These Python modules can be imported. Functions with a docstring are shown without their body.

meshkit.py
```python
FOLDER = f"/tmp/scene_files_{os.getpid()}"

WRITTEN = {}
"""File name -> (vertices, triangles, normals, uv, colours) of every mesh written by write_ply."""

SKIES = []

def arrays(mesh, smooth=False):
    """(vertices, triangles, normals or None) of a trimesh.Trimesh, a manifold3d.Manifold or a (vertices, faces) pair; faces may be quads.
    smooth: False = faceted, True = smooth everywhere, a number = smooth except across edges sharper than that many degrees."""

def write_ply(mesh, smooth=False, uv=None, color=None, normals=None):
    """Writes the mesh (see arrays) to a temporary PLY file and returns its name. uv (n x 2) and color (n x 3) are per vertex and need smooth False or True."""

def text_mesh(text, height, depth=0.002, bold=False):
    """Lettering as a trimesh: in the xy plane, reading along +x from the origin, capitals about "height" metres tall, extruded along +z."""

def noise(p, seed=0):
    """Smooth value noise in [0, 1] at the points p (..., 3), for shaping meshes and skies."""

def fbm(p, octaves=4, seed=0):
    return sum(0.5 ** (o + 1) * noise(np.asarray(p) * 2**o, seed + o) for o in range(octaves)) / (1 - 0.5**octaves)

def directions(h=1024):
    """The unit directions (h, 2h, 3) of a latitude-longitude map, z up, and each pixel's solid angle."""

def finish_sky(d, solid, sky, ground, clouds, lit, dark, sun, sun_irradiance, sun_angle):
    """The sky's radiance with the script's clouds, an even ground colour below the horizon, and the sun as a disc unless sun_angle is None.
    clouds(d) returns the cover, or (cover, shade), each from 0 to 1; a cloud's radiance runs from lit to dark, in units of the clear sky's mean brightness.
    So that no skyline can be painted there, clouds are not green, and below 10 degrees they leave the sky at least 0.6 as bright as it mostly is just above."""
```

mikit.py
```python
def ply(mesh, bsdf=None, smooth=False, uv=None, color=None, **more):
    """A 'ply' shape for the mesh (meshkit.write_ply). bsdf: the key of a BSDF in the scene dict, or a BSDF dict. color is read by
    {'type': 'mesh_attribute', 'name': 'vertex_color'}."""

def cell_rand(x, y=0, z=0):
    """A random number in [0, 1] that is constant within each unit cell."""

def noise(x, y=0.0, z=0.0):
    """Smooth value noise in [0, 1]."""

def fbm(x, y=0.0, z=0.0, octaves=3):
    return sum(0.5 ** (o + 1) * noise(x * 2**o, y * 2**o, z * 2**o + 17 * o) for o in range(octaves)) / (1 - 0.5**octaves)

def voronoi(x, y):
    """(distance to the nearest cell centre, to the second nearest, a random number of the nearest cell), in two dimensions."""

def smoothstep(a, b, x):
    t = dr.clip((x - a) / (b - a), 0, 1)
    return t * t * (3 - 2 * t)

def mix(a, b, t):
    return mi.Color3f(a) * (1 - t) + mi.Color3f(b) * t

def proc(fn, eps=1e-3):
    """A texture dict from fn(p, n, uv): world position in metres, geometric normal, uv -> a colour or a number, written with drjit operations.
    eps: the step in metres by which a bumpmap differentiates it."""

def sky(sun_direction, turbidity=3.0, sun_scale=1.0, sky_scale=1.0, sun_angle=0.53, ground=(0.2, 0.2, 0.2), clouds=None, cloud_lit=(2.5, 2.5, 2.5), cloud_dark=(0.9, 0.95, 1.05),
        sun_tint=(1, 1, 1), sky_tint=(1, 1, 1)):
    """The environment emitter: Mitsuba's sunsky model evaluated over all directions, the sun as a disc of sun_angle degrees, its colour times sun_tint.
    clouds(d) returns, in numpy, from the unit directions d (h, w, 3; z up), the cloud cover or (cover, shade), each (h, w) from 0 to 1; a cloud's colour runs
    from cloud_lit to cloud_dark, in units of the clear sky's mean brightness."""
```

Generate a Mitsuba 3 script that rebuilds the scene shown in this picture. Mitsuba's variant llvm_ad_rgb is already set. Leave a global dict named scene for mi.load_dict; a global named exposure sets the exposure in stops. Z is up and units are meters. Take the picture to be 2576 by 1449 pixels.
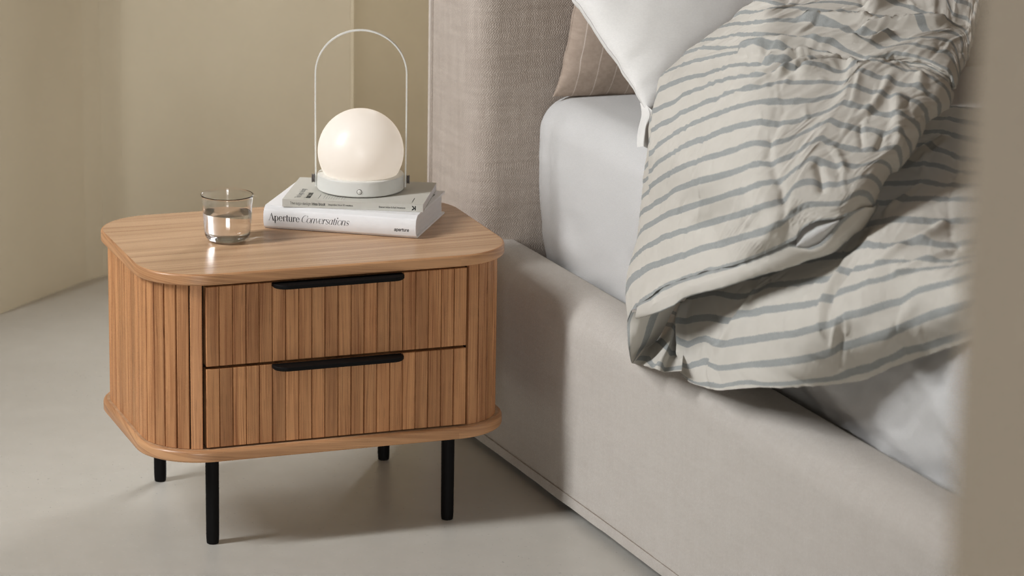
"""A bedside corner: oak nightstand with tambour slats, table lamp on two books, a glass of water, and an unmade upholstered bed."""
import math
import numpy as np
import trimesh
import shapely
from shapely import affinity
from shapely.geometry import Polygon, LineString, Point
import drjit as dr
import mitsuba as mi
import mikit
import meshkit
from mikit import proc, noise, fbm, smoothstep, mix, cell_rand

T = mi.ScalarTransform4f
scene, labels = {}, {}

# ------------------------------------------------------------------ camera, lights, exposure
# World frame: x along the nightstand's front (to the right), y into the room's depth, z up; the front of its top is at y = 0.
EYE = np.array([-1.4849, -4.7526, 1.7202])
FORWARD = np.array([0.33713, 0.90639, -0.25441])
UP = np.array([0.074, 0.244, 0.967])
scene['camera'] = {
    'type': 'thinlens', 'fov': math.degrees(2 * math.atan(1288 / 8399.1)), 'fov_axis': 'x',
    'to_world': T().look_at(origin=EYE.tolist(), target=(EYE + FORWARD).tolist(), up=UP.tolist()),
    'aperture_radius': 0.010, 'focus_distance': 5.22, 'near_clip': 0.05, 'far_clip': 60.0}
exposure = -0.25
# two curtained daylight windows, and a third added as fill light behind the camera: radiance of their bright panes, and where they are (used by the window builder below)
WINDOWS = [
    dict(key='window_1', centre=(-2.36, -0.115, 2.50), size=(0.46, 2.1), face=(1, 0, 0), radiance=(62.0, 62.4, 63.2)),
    dict(key='window_2', centre=(2.05, 2.21, 1.45), size=(1.7, 1.7), face=(0, -1, 0), radiance=(18.5, 18.4, 18.3)),
    dict(key='window_3', centre=(-2.62, -8.06, 1.40), size=(1.7, 1.9), face=(0, 1, 0), radiance=(23.5, 23.6, 23.5)),
]


# ------------------------------------------------------------------ helpers
def S(r, g, b):
    """sRGB 0..255 to linear."""
    c = np.array([r, g, b]) / 255.0
    return [float(x) for x in np.where(c < 0.04045, c / 12.92, ((c + 0.055) / 1.055) ** 2.4)]


def rgb(c):
    return {'type': 'rgb', 'value': [float(x) for x in c]}


COUNT = {}


def numbered(key):
    n = COUNT.get(key, -1) + 1
    COUNT[key] = n
    return key if n == 0 else f'{key}_{n:03d}'


def obj(name, mesh, bsdf, parent=None, smooth=False, uv=None, label=None, kind=None, **more):
    key = numbered((parent + '__' if parent else '') + name)
    scene[key] = mikit.ply(mesh, bsdf, smooth=smooth, uv=uv, **more)
    if label or kind:
        labels.setdefault(key, {}).update({k: v for k, v in (('label', label), ('kind', kind)) if v})
    return key


def thing(name, label, category, group=None):
    key = numbered(name)
    labels[key] = {'label': label, 'category': category, **({'group': group} if group else {})}
    return key


def cat(ms):
    return trimesh.util.concatenate([trimesh.Trimesh(np.asarray(m[0]), np.asarray(m[1]), process=False) if isinstance(m, tuple) else m for m in ms])


def box(x0, x1, y0, y1, z0, z1):
    m = trimesh.creation.box((x1 - x0, y1 - y0, z1 - z0))
    m.apply_translation(((x0 + x1) / 2, (y0 + y1) / 2, (z0 + z1) / 2))
    return m


def grid(P, uv=None, closed=False):
    """Triangles over an (n, m, 3) array of points; returns (mesh, uv)."""
    n, m = P.shape[:2]
    i, j = np.meshgrid(np.arange(n - 1), np.arange(m if closed else m - 1), indexing='ij')
    j2 = (j + 1) % m
    q = np.stack([i * m + j, i * m + j2, (i + 1) * m + j2, (i + 1) * m + j], -1).reshape(-1, 4)
    f = np.vstack([q[:, [0, 1, 2]], q[:, [0, 2, 3]]])
    return (P.reshape(-1, 3), f), None if uv is None else uv.reshape(-1, 2)


def lathe(profile, centre=(0, 0, 0), n=64):
    """Revolves (r, z) points about the vertical axis through centre."""
    p = np.asarray(profile, float)
    a = np.linspace(0, 2 * np.pi, n, endpoint=False)
    P = np.stack([p[:, :1] * np.cos(a), p[:, :1] * np.sin(a), np.repeat(p[:, 1:], n, 1)], -1) + np.asarray(centre)
    return grid(P, closed=True)[0]


def tube(points, r, n=12):
    p = np.asarray(points, float)
    t = np.gradient(p, axis=0)
    t /= np.linalg.norm(t, axis=1, keepdims=True)
    up = np.array([0, 0, 1.0]) if abs(t[0][2]) < 0.9 else np.array([0, 1.0, 0])
    out = []
    for q, d in zip(p, t):
        a = np.cross(d, up); a /= np.linalg.norm(a); b = np.cross(d, a)
        ang = np.linspace(0, 2 * np.pi, n, endpoint=False)
        out.append(q + r * (np.cos(ang)[:, None] * a + np.sin(ang)[:, None] * b))
    return grid(np.array(out), closed=True)[0]


def extrude(poly, h):
    return trimesh.creation.extrude_polygon(poly, h, engine='earcut')


def frame(mesh, origin, e1, e2, e3=None):
    """Carries a mesh's x, y, z axes onto e1, e2, e3 at origin."""
    m = mesh.copy()
    e1, e2 = np.asarray(e1, float), np.asarray(e2, float)
    e3 = np.cross(e1, e2) if e3 is None else np.asarray(e3, float)
    A = np.array([e1, e2, e3])
    m.vertices = np.asarray(origin) + m.vertices @ A
    if np.linalg.det(A) < 0:
        m.faces = m.faces[:, ::-1]
    return m


def rounded_rect(w, d, r, inset=0.0, n=16):
    """Plan outline (counter-clockwise) of the rounded rectangle x in [-w/2, w/2], y in [0, d], moved inwards by inset; and each point's arc length."""
    pts = []
    for cx, cy, a0 in ((w / 2 - r, r, -90), (w / 2 - r, d - r, 0), (-w / 2 + r, d - r, 90), (-w / 2 + r, r, 180)):
        a = np.radians(a0 + np.linspace(0, 90, n))
        pts.append(np.stack([cx + (r - inset) * np.cos(a), cy + (r - inset) * np.sin(a)], -1))
    return np.vstack(pts)


# ------------------------------------------------------------------ materials
OAK_L, OAK_D = (0.52, 0.262, 0.118), (0.245, 0.092, 0.033)


def slat_fn(p, n, uv):
    """Slat oak; uv.x counts the slats and runs across each (10 per metre), uv.y along the grain in metres."""
    k = dr.floor(uv.x)
    a, l = (uv.x - k) * 0.1, uv.y
    a = a + fbm(l * 6, a * 30, k * 7.3, 2) * 0.010
    band = fbm(a * 130 + k * 13, l * 4, k, 3)
    fine = noise(a * 1250 + k * 5, l * 13, 2)
    line = smoothstep(0.60, 0.92, noise(a * 900, l * 7 + k * 31, 5))
    pore = smoothstep(0.68, 0.9, noise(a * 1900, l * 34 + k * 31, 9))
    c = mix(OAK_L, OAK_D, dr.clip(0.12 + 0.95 * (band - 0.30) + 0.50 * (fine - 0.5) + 0.38 * line, 0, 1))
    return c * (1 - 0.24 * pore) * (0.84 + 0.30 * cell_rand(k, 3, 1))


def top_fn(p, n, uv):
    """The boards' veneer and their edge strips (uv.x counting 6 or more)."""
    k = dr.floor(uv.x)
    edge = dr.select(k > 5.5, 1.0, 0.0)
    a, l = (uv.x - k) * 0.6, uv.y
    a = a + fbm(l * 2.2, a * 7, k * 3.1, 3) * 0.045 + edge * 0.10 * l
    band = fbm(a * 75 + k, l * 1.6, 1, 3)
    streak = fbm(a * 330, l * 4, 4, 2)
    fine = noise(a * 1300, l * 12, 2)
    pore = smoothstep(0.70, 0.92, noise(a * 1100, l * 22, 9))
    t = dr.clip(0.30 + 1.0 * (band - 0.5) + 0.65 * (streak - 0.5) + 0.22 * (fine - 0.5), 0, 1)
    c = mix((0.465, 0.300, 0.180), (0.290, 0.155, 0.076), t)
    e = mix((0.54, 0.300, 0.150), (0.27, 0.118, 0.048), dr.clip(t + 0.12, 0, 1))  # strip tone deepened to paint in the shade of the upright edges
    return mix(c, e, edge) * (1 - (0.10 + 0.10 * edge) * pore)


def oak_bump(p, n, uv):
    k = dr.floor(uv.x)
    return noise((uv.x - k) * 140 + k * 5, uv.y * 18, 0)


def add_mat(key, d):
    scene[key] = d


def principled(colour, rough=0.5, spec=0.5, **more):
    return {'type': 'principled', 'base_color': colour, 'roughness': rough, 'specular': spec, **more}


add_mat('oak_slat', principled(proc(slat_fn), 0.48, 0.35))
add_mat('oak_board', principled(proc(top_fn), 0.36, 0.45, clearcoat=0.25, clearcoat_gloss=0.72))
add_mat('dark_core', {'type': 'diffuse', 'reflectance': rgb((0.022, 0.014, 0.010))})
add_mat('black_steel', principled(rgb((0.0050, 0.0046, 0.0046)), 0.62, 0.10))
add_mat('lamp_white', {'type': 'twosided', 'bsdf': principled(rgb((0.60, 0.60, 0.565)), 0.42, 0.4)})
add_mat('knob_grey', principled(rgb((0.085, 0.075, 0.070)), 0.5, 0.4))
add_mat('print_black', {'type': 'diffuse', 'reflectance': rgb((0.02, 0.02, 0.02))})
add_mat('print_grey', {'type': 'diffuse', 'reflectance': rgb((0.16, 0.16, 0.155))})
add_mat('paper_white', principled(rgb((0.69, 0.69, 0.69)), 0.45, 0.3))
add_mat('cover_grey', principled(rgb((0.46, 0.45, 0.405)), 0.5, 0.3))
add_mat('page_edge', {'type': 'diffuse', 'reflectance': proc(lambda p, n, uv: mix((0.70, 0.68, 0.68), (0.62, 0.60, 0.60), smoothstep(0.45, 0.8, noise(p.z * 5200, 3.0, fbm(p.x * 30, p.y * 30) * 2))))})
add_mat('clear_glass', {'type': 'dielectric', 'int_ior': 1.5, 'ext_ior': 1.0})
add_mat('clear_water', {'type': 'dielectric', 'int_ior': 1.33, 'ext_ior': 1.0})


def wall_fn(p, n, uv):
    s = fbm(p.x * 1.6 + p.y * 0.7, p.y * 1.6, p.z * 1.6, 4)
    t = fbm(p.x * 14, p.y * 14, p.z * 9, 3)
    return mix((0.610, 0.555, 0.428), (0.550, 0.497, 0.378), dr.clip(s * 0.9 + (t - 0.5) * 0.45, 0, 1))


def floor_fn(p, n, uv):
    s = fbm(p.x * 3, p.y * 3, 1.0, 4)
    t = fbm(p.x * 22, p.y * 22, 5.0, 3)
    c = mix((0.455, 0.440, 0.400), (0.408, 0.392, 0.352), dr.clip(s * 0.8 + (t - 0.5) * 0.5, 0, 1))
    spot = smoothstep(0.945, 0.975, noise(p.x * 250, p.y * 360, 2)) * noise(p.x * 5, p.y * 5, 9)
    pale = smoothstep(0.86, 0.95, noise(p.x * 230 + 0.8 * fbm(p.x * 60, p.y * 60), p.y * 480, 12))
    return c * (1 - 0.45 * spot) * (1 + 0.05 * pale)


add_mat('limewash', {'type': 'diffuse', 'reflectance': proc(wall_fn)})
add_mat('darkened_plaster', {'type': 'diffuse', 'reflectance': rgb((0.15, 0.120, 0.095))})  # unseen walls, darkened to cut the bounced light
add_mat('door_paint', {'type': 'diffuse', 'reflectance': rgb((0.55, 0.475, 0.375))})
add_mat('darkened_ceiling', {'type': 'diffuse', 'reflectance': rgb((0.20, 0.165, 0.14))})  # unseen ceiling, colour lowered to dim bounced light; window frames share it
add_mat('microcement', {'type': 'bumpmap', 'arbitrary': proc(lambda p, n, uv: fbm(p.x * 260, p.y * 260, 0, 2) + 1.6 * fbm(p.x * 45, p.y * 45, 0, 2), 0.0008),
                        'scale': 0.00022, 'nested': principled(proc(floor_fn), 0.34, 0.42)})


def weave(u, v):
    """Coarse basket weave: threads go over and under; returns the height 0..1."""
    k = dr.floor(v)
    a = u + 0.5 * k
    return (0.5 + 0.5 * dr.cos(2 * dr.pi * a)) * (0.25 + 0.75 * dr.abs(dr.sin(dr.pi * v)))


def head_h(p, n, uv):
    u = uv.x * 235 + 0.9 * fbm(uv.x * 70, uv.y * 110, 1)
    v = uv.y * 420 + 0.9 * fbm(uv.x * 90, uv.y * 70, 4)
    return weave(u + 0.35 * cell_rand(dr.floor(v), 5), v) * (0.65 + 0.5 * noise(uv.x * 330, uv.y * 330, 7))


def head_fn(p, n, uv):
    h = head_h(p, n, uv)
    slub = fbm(uv.x * 18, uv.y * 160, 2, 3) + fbm(uv.x * 160, uv.y * 14, 6, 3)
    return mix((0.370, 0.315, 0.270), (0.650, 0.580, 0.515), dr.clip(0.12 + 0.72 * h + 0.30 * (slub - 1.0), 0, 1))


def rail_h(p, n, uv):
    return (0.5 + 0.5 * dr.sin(2 * dr.pi * (uv.x * 330 + uv.y * 330))) * (0.4 + 0.6 * noise(uv.x * 900, uv.y * 900, 1))


def rail_fn(p, n, uv):
    h = rail_h(p, n, uv)
    slub = fbm(uv.x * 22, uv.y * 200, 2, 3) + fbm(uv.x * 200, uv.y * 22, 6, 3)
    return mix((0.385, 0.345, 0.302), (0.735, 0.712, 0.672), dr.clip(0.2 + 0.6 * h + 0.10 * (slub - 1.0), 0, 1))


def bump(fn, scale, nested, eps=0.0005):
    return {'type': 'bumpmap', 'arbitrary': proc(fn, eps), 'scale': scale, 'nested': nested}


def cloth(colour):
    return {'type': 'twosided', 'bsdf': {'type': 'diffuse', 'reflectance': colour}}


add_mat('headboard_weave', {'type': 'twosided', 'bsdf': bump(head_h, 0.0009, {'type': 'diffuse', 'reflectance': proc(head_fn)})})
add_mat('rail_weave', {'type': 'twosided', 'bsdf': bump(rail_h, 0.0005, {'type': 'diffuse', 'reflectance': proc(rail_fn)})})
add_mat('piping', {'type': 'diffuse', 'reflectance': rgb((0.56, 0.51, 0.46))})
add_mat('seam_dark', {'type': 'diffuse', 'reflectance': rgb((0.26, 0.22, 0.18))})  # dark tone of the stitch and hem lines
add_mat('white_sheet', cloth(proc(lambda p, n, uv: mix((0.565, 0.565, 0.558), (0.605, 0.605, 0.598), noise(p.x * 700, p.y * 700, p.z * 700)))))
add_mat('white_pillow', cloth(proc(lambda p, n, uv: mix((0.71, 0.705, 0.68), (0.75, 0.745, 0.72), noise(p.x * 500, p.y * 500, p.z * 500)))))


def stripe_fn(p, n, uv):
    """Washed cotton: uv.y counts the stripes, uv.x runs along them in metres."""
    v = uv.y + 0.012 * (noise(uv.x * 160, uv.y * 3, 1) - 0.5)
    d = dr.abs(v - dr.round(v))
    s = smoothstep(0.158, 0.132, d)
    t = 0.92 + 0.16 * noise(uv.x * 1400, uv.y * 60, 3)
    base = mix((0.540, 0.518, 0.468), (0.575, 0.552, 0.502), fbm(uv.x * 30, uv.y * 2, 0, 2))
    return mix(base, mi.Color3f(0.305, 0.322, 0.318) * t, s * (0.88 + 0.12 * noise(uv.x * 260, uv.y * 30, 2)))


add_mat('striped_cotton', cloth(proc(stripe_fn)))


def taupe_fn(p, n, uv):
    d = dr.abs(uv.x - dr.round(uv.x))
    s = smoothstep(0.035, 0.018, d)
    return mix(mix((0.335, 0.265, 0.215), (0.42, 0.345, 0.285), fbm(uv.x * 6, uv.y * 220, 1, 3)), (0.58, 0.51, 0.45), s * 0.8)


add_mat('taupe_linen', cloth(proc(taupe_fn)))

# ------------------------------------------------------------------ the room
def struct(name, mesh, bsdf, parent=None, **more):
    return obj(name, mesh, bsdf, parent, kind=None if parent else 'structure', **more)


struct('floor', box(-3.8, 4.2, -8.2, 3.6, -0.1, 0.0), 'microcement')
struct('ceiling', box(-3.8, 4.2, -8.2, 3.6, 3.75, 3.85), 'darkened_ceiling')


def plan_wall(name, pts, th=0.16):
    """A wall whose visible face follows the plan polyline pts (room on its right hand side when walked), th thick behind it."""
    line = LineString(pts)
    solid = line.buffer(th, cap_style='flat', join_style='mitre', single_sided=True)
    struct(name, extrude(solid, 3.77), 'limewash')


# the back of the room with its slanted reveal, the wall behind the bedside table, and the recess behind the bed's head
plan_wall('wall_back', [(-3.7, 1.405), (-0.312, 1.405), (-0.012, 1.683), (0.030, 1.708), (0.075, 1.716), (0.556, 1.716), (0.562, 1.718), (0.566, 1.724), (0.566, 2.30)])


def wall_with_window(name, along, at, lo, hi, holes, th=0.14, sign=1, bsdf='darkened_plaster'):
    """A wall in the plane y = at (along 'x') or x = at (along 'y') with rectangular openings (a0, a1, z0, z1)."""
    poly = shapely.box(lo, 0.0, hi, 3.77)
    for a0, a1, z0, z1 in holes:
        poly = poly.difference(shapely.box(a0, z0, a1, z1))
    m = cat([extrude(g, th) for g in getattr(poly, 'geoms', [poly])])
    if along == 'x':
        struct(name, frame(m, (0, at, 0), (1, 0, 0), (0, 0, 1), (0, sign, 0)), bsdf)
    else:
        struct(name, frame(m, (at, 0, 0), (0, 1, 0), (0, 0, 1), (sign, 0, 0)), bsdf)


def hole(w):
    c, s = w['centre'], w['size']
    a = c[1] if abs(w['face'][0]) else c[0]
    return (a - s[0] / 2, a + s[0] / 2, c[2] - s[1] / 2, c[2] + s[1] / 2)


wall_with_window('wall_left', 'y', -2.30, -2.2, 1.5, [hole(WINDOWS[0])], sign=-1)
struct('added_light_blocker', box(-2.31, -1.98, 0.135, 1.42, 0, 3.77), 'darkened_plaster')  # unseen block added to keep the left window's light off the back wall
struct('wall_left_return', box(-3.8, -2.3, -2.34, -2.2, 0, 3.77), 'darkened_plaster')
struct('wall_left_rear', box(-3.8, -3.66, -8.2, -2.34, 0, 3.77), 'darkened_plaster')
wall_with_window('wall_alcove', 'x', 2.15, 0.5, 4.2, [hole(WINDOWS[1])], sign=1, bsdf='limewash')
struct('wall_right', box(4.0, 4.2, -8.2, 3.6, 0, 3.77), 'darkened_plaster')
wall_with_window('wall_rear', 'x', -8.0, -3.8, 4.2, [hole(WINDOWS[2])], sign=-1)
# the end of the wall beside the camera: the blurred upright at the right of the picture
struct('wall_front', box(-0.789, 1.60, -3.66, -3.463, 0, 3.77), 'door_paint')

for w in WINDOWS:
    c, (sw, sh), fc = np.array(w['centre']), w['size'], np.array(w['face'], float)
    side = np.cross((0, 0, 1), fc)
    fw_ = 0.045
    bars = [trimesh.creation.box((fw_, 0.06, sh)), trimesh.creation.box((fw_, 0.06, sh)), trimesh.creation.box((sw, 0.06, fw_)), trimesh.creation.box((sw, 0.06, fw_))]
    for m, o in zip(bars, ((-sw / 2 + fw_ / 2, 0), (sw / 2 - fw_ / 2, 0), (0, -sh / 2 + fw_ / 2), (0, sh / 2 - fw_ / 2))):
        m.apply_translation((o[0], 0, o[1]))
    key = w['key']
    labels[key] = {'kind': 'structure'}
    obj('frame', frame(cat(bars), c + 0.03 * fc, side, -fc, (0, 0, 1)), 'darkened_ceiling', key)
    pane = trimesh.Trimesh([[-sw / 2, 0, -sh / 2], [sw / 2, 0, -sh / 2], [sw / 2, 0, sh / 2], [-sw / 2, 0, sh / 2]], [[0, 1, 2], [0, 2, 3]])
    pm = frame(pane, c, side, -fc, (0, 0, 1))
    if pm.face_normals[0] @ fc < 0:
        pm.faces = pm.faces[:, ::-1]
    obj('pane', pm, 'darkened_ceiling', key, emitter={'type': 'area', 'radiance': rgb(w['radiance'])})

# ------------------------------------------------------------------ the nightstand
W, D, R = 0.600, 0.4071, 0.1022
Z_TOP, T_TOP, Z_BOT, T_BOT = 0.4446, 0.0178, 0.1449, 0.0191
night = thing('nightstand', 'low oak nightstand with rounded corners, vertical slats, two drawers and black legs', 'nightstand')


def board(name, z0, z1, r_top, r_bot, seed, parent=night):
    """A board with rounded plan corners and eased edges; uv: x = seed + across, y = along the grain (metres)."""
    prof = []
    for a in np.linspace(0, 90, 6):
        prof.append((r_bot * (1 - math.sin(math.radians(a))), z0 + r_bot * (1 - math.cos(math.radians(a)))))
    for a in np.linspace(0, 90, 6):
        prof.append((r_top * (1 - math.cos(math.radians(a))), z1 - r_top * (1 - math.sin(math.radians(a)))))
    rings, uvs = [], []
    for ins, z in prof:
        o = rounded_rect(W, D, R, ins, 20)
        o = np.vstack([o, o[:1]])
        arc = np.r_[0, np.cumsum(np.hypot(*np.diff(rounded_rect(W, D, R, 0, 20), axis=0, append=rounded_rect(W, D, R, 0, 20)[:1]).T))]
        rings.append(np.column_stack([o, np.full(len(o), z)]))
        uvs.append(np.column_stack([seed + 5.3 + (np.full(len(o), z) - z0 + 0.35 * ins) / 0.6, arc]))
    (v, f), uv = grid(np.array(rings), np.array(uvs))
    parts, uvp, off = [(v, f)], [uv], 0
    for z, ins, flip in ((z1, r_top, False), (z0, r_bot, True)):
        o = rounded_rect(W, D, R, ins, 20)
        c = np.array([[0, D / 2]])
        pts = np.vstack([o, c])
        k = np.arange(len(o))
        ff = np.stack([k, (k + 1) % len(o), np.full(len(o), len(o))], -1)
        parts.append((np.column_stack([pts, np.full(len(pts), z)]), ff[:, ::-1] if flip else ff))
        uvp.append(np.column_stack([seed + 0.1 + pts[:, 1] / 0.6, pts[:, 0]]))
    m = cat(parts)
    obj(name, (m.vertices, m.faces), 'oak_board', parent, smooth=True, uv=np.vstack(uvp))


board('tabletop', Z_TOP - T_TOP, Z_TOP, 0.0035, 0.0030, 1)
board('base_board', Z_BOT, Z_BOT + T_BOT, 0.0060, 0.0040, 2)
ZB0, ZB1 = Z_BOT + T_BOT, Z_TOP - T_TOP
core_plan = Polygon(rounded_rect(W, D, R, 0.0175, 16)).difference(shapely.box(-0.2135, -0.1, 0.2145, 0.034))
core = extrude(core_plan, ZB1 - ZB0)
core.apply_translation((0, 0, ZB0))
obj('carcass', core, 'dark_core', night, label='dark inner carcass')


def slat_mesh(p0, p1, nrm0, nrm1, z0, z1, depth, bev, seed, zoff, lower=0.0):
    """An upright slat between plan points p0 and p1 (outer face), with eased vertical edges. Returns mesh and uv."""
    p0, p1, nrm0, nrm1 = map(np.asarray, (p0, p1, nrm0, nrm1))
    t = (p1 - p0) / np.linalg.norm(p1 - p0)
    wd = np.linalg.norm(p1 - p0)
    ring = [p0 - nrm0 * depth, p0 - nrm0 * bev, p0 + t * bev * 0.45 - nrm0 * bev * 0.4, p0 + t * bev, p1 - t * bev, p1 - t * bev * 0.45 - nrm1 * bev * 0.4, p1 - nrm1 * bev, p1 - nrm1 * depth]
    us = np.array([0, 0, 0.3 * bev, bev, wd - bev, wd - 0.3 * bev, wd, wd]) / 0.1 + 0.2
    e = min(0.0008, bev)
    P = np.array([[(*(q - (nrm0 + nrm1) / 2 * (bev * 0.7 if k in (0, 3) and 1 <= i <= 6 else 0)), z) for i, q in enumerate(ring)] for k, z in enumerate((z0, z0 + e, z1 - e, z1))])
    UV = np.array([[(seed + u, z + zoff) for u in us] for z in (z0, z0 + e, z1 - e, z1)])
    (v, f), uv = grid(P, UV)
    caps = []
    for base, flip in ((0, True), (24, False)):
        c = [[base, base + i, base + i + 1] for i in range(1, 7)]
        caps += [x[::-1] for x in c] if flip else c
    return (v, np.vstack([f, caps])), uv


def outline_at(arc):
    """Point and outward normal on the slat surface, at an arc length measured from the middle of the front, counter-clockwise."""
    r, ins = R, 0.0104
    a = arc
    segs = [('l', W / 2 - r), ('c', (r - ins) * math.pi / 2), ('l', D - 2 * r), ('c', (r - ins) * math.pi / 2), ('l', W - 2 * r)]
    if a <= segs[0][1]:
        return np.array([a, ins]), np.array([0, -1.0])
    a -= segs[0][1]
    if a <= segs[1][1]:
        th = a / (r - ins)
        nr = np.array([math.sin(th), -math.cos(th)])
        return np.array([W / 2 - r, r]) + nr * (r - ins), nr
    a -= segs[1][1]
    if a <= segs[2][1]:
        return np.array([W / 2 - ins, r + a]), np.array([1.0, 0])
    a -= segs[2][1]
    if a <= segs[3][1]:
        th = a / (r - ins)
        nr = np.array([math.cos(th), math.sin(th)])
        return np.array([W / 2 - r, D - r]) + nr * (r - ins), nr
    a -= segs[3][1]
    return np.array([W / 2 - r - a, D - ins]), np.array([0, 1.0])


rng = np.random.default_rng(7)
PITCH, GAP = 0.0211, 0.0021
seed = 10
for side in (1, -1):
    a = 0.2148
    for k in range(22):
        (p0, n0), (p1, n1) = outline_at(a + GAP / 2), outline_at(a + PITCH - GAP / 2)
        if side < 0:
            p0, n0, p1, n1 = p1 * (-1, 1), n1 * (-1, 1), p0 * (-1, 1), n0 * (-1, 1)
        m, uv = slat_mesh(p0, p1, n0, n1, ZB0, ZB1, 0.008, 0.0012, seed, float(rng.uniform(0, 40)))
        obj('side_slat', m, 'oak_slat', night, uv=uv)
        seed += 1
        a += PITCH
back = box(-0.17, 0.17, D - 0.017, D - 0.0104, ZB0, ZB1)
obj('back_panel', back, 'oak_slat', night, uv=np.column_stack([200.3 + back.vertices[:, 0], back.vertices[:, 2]]))

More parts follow.
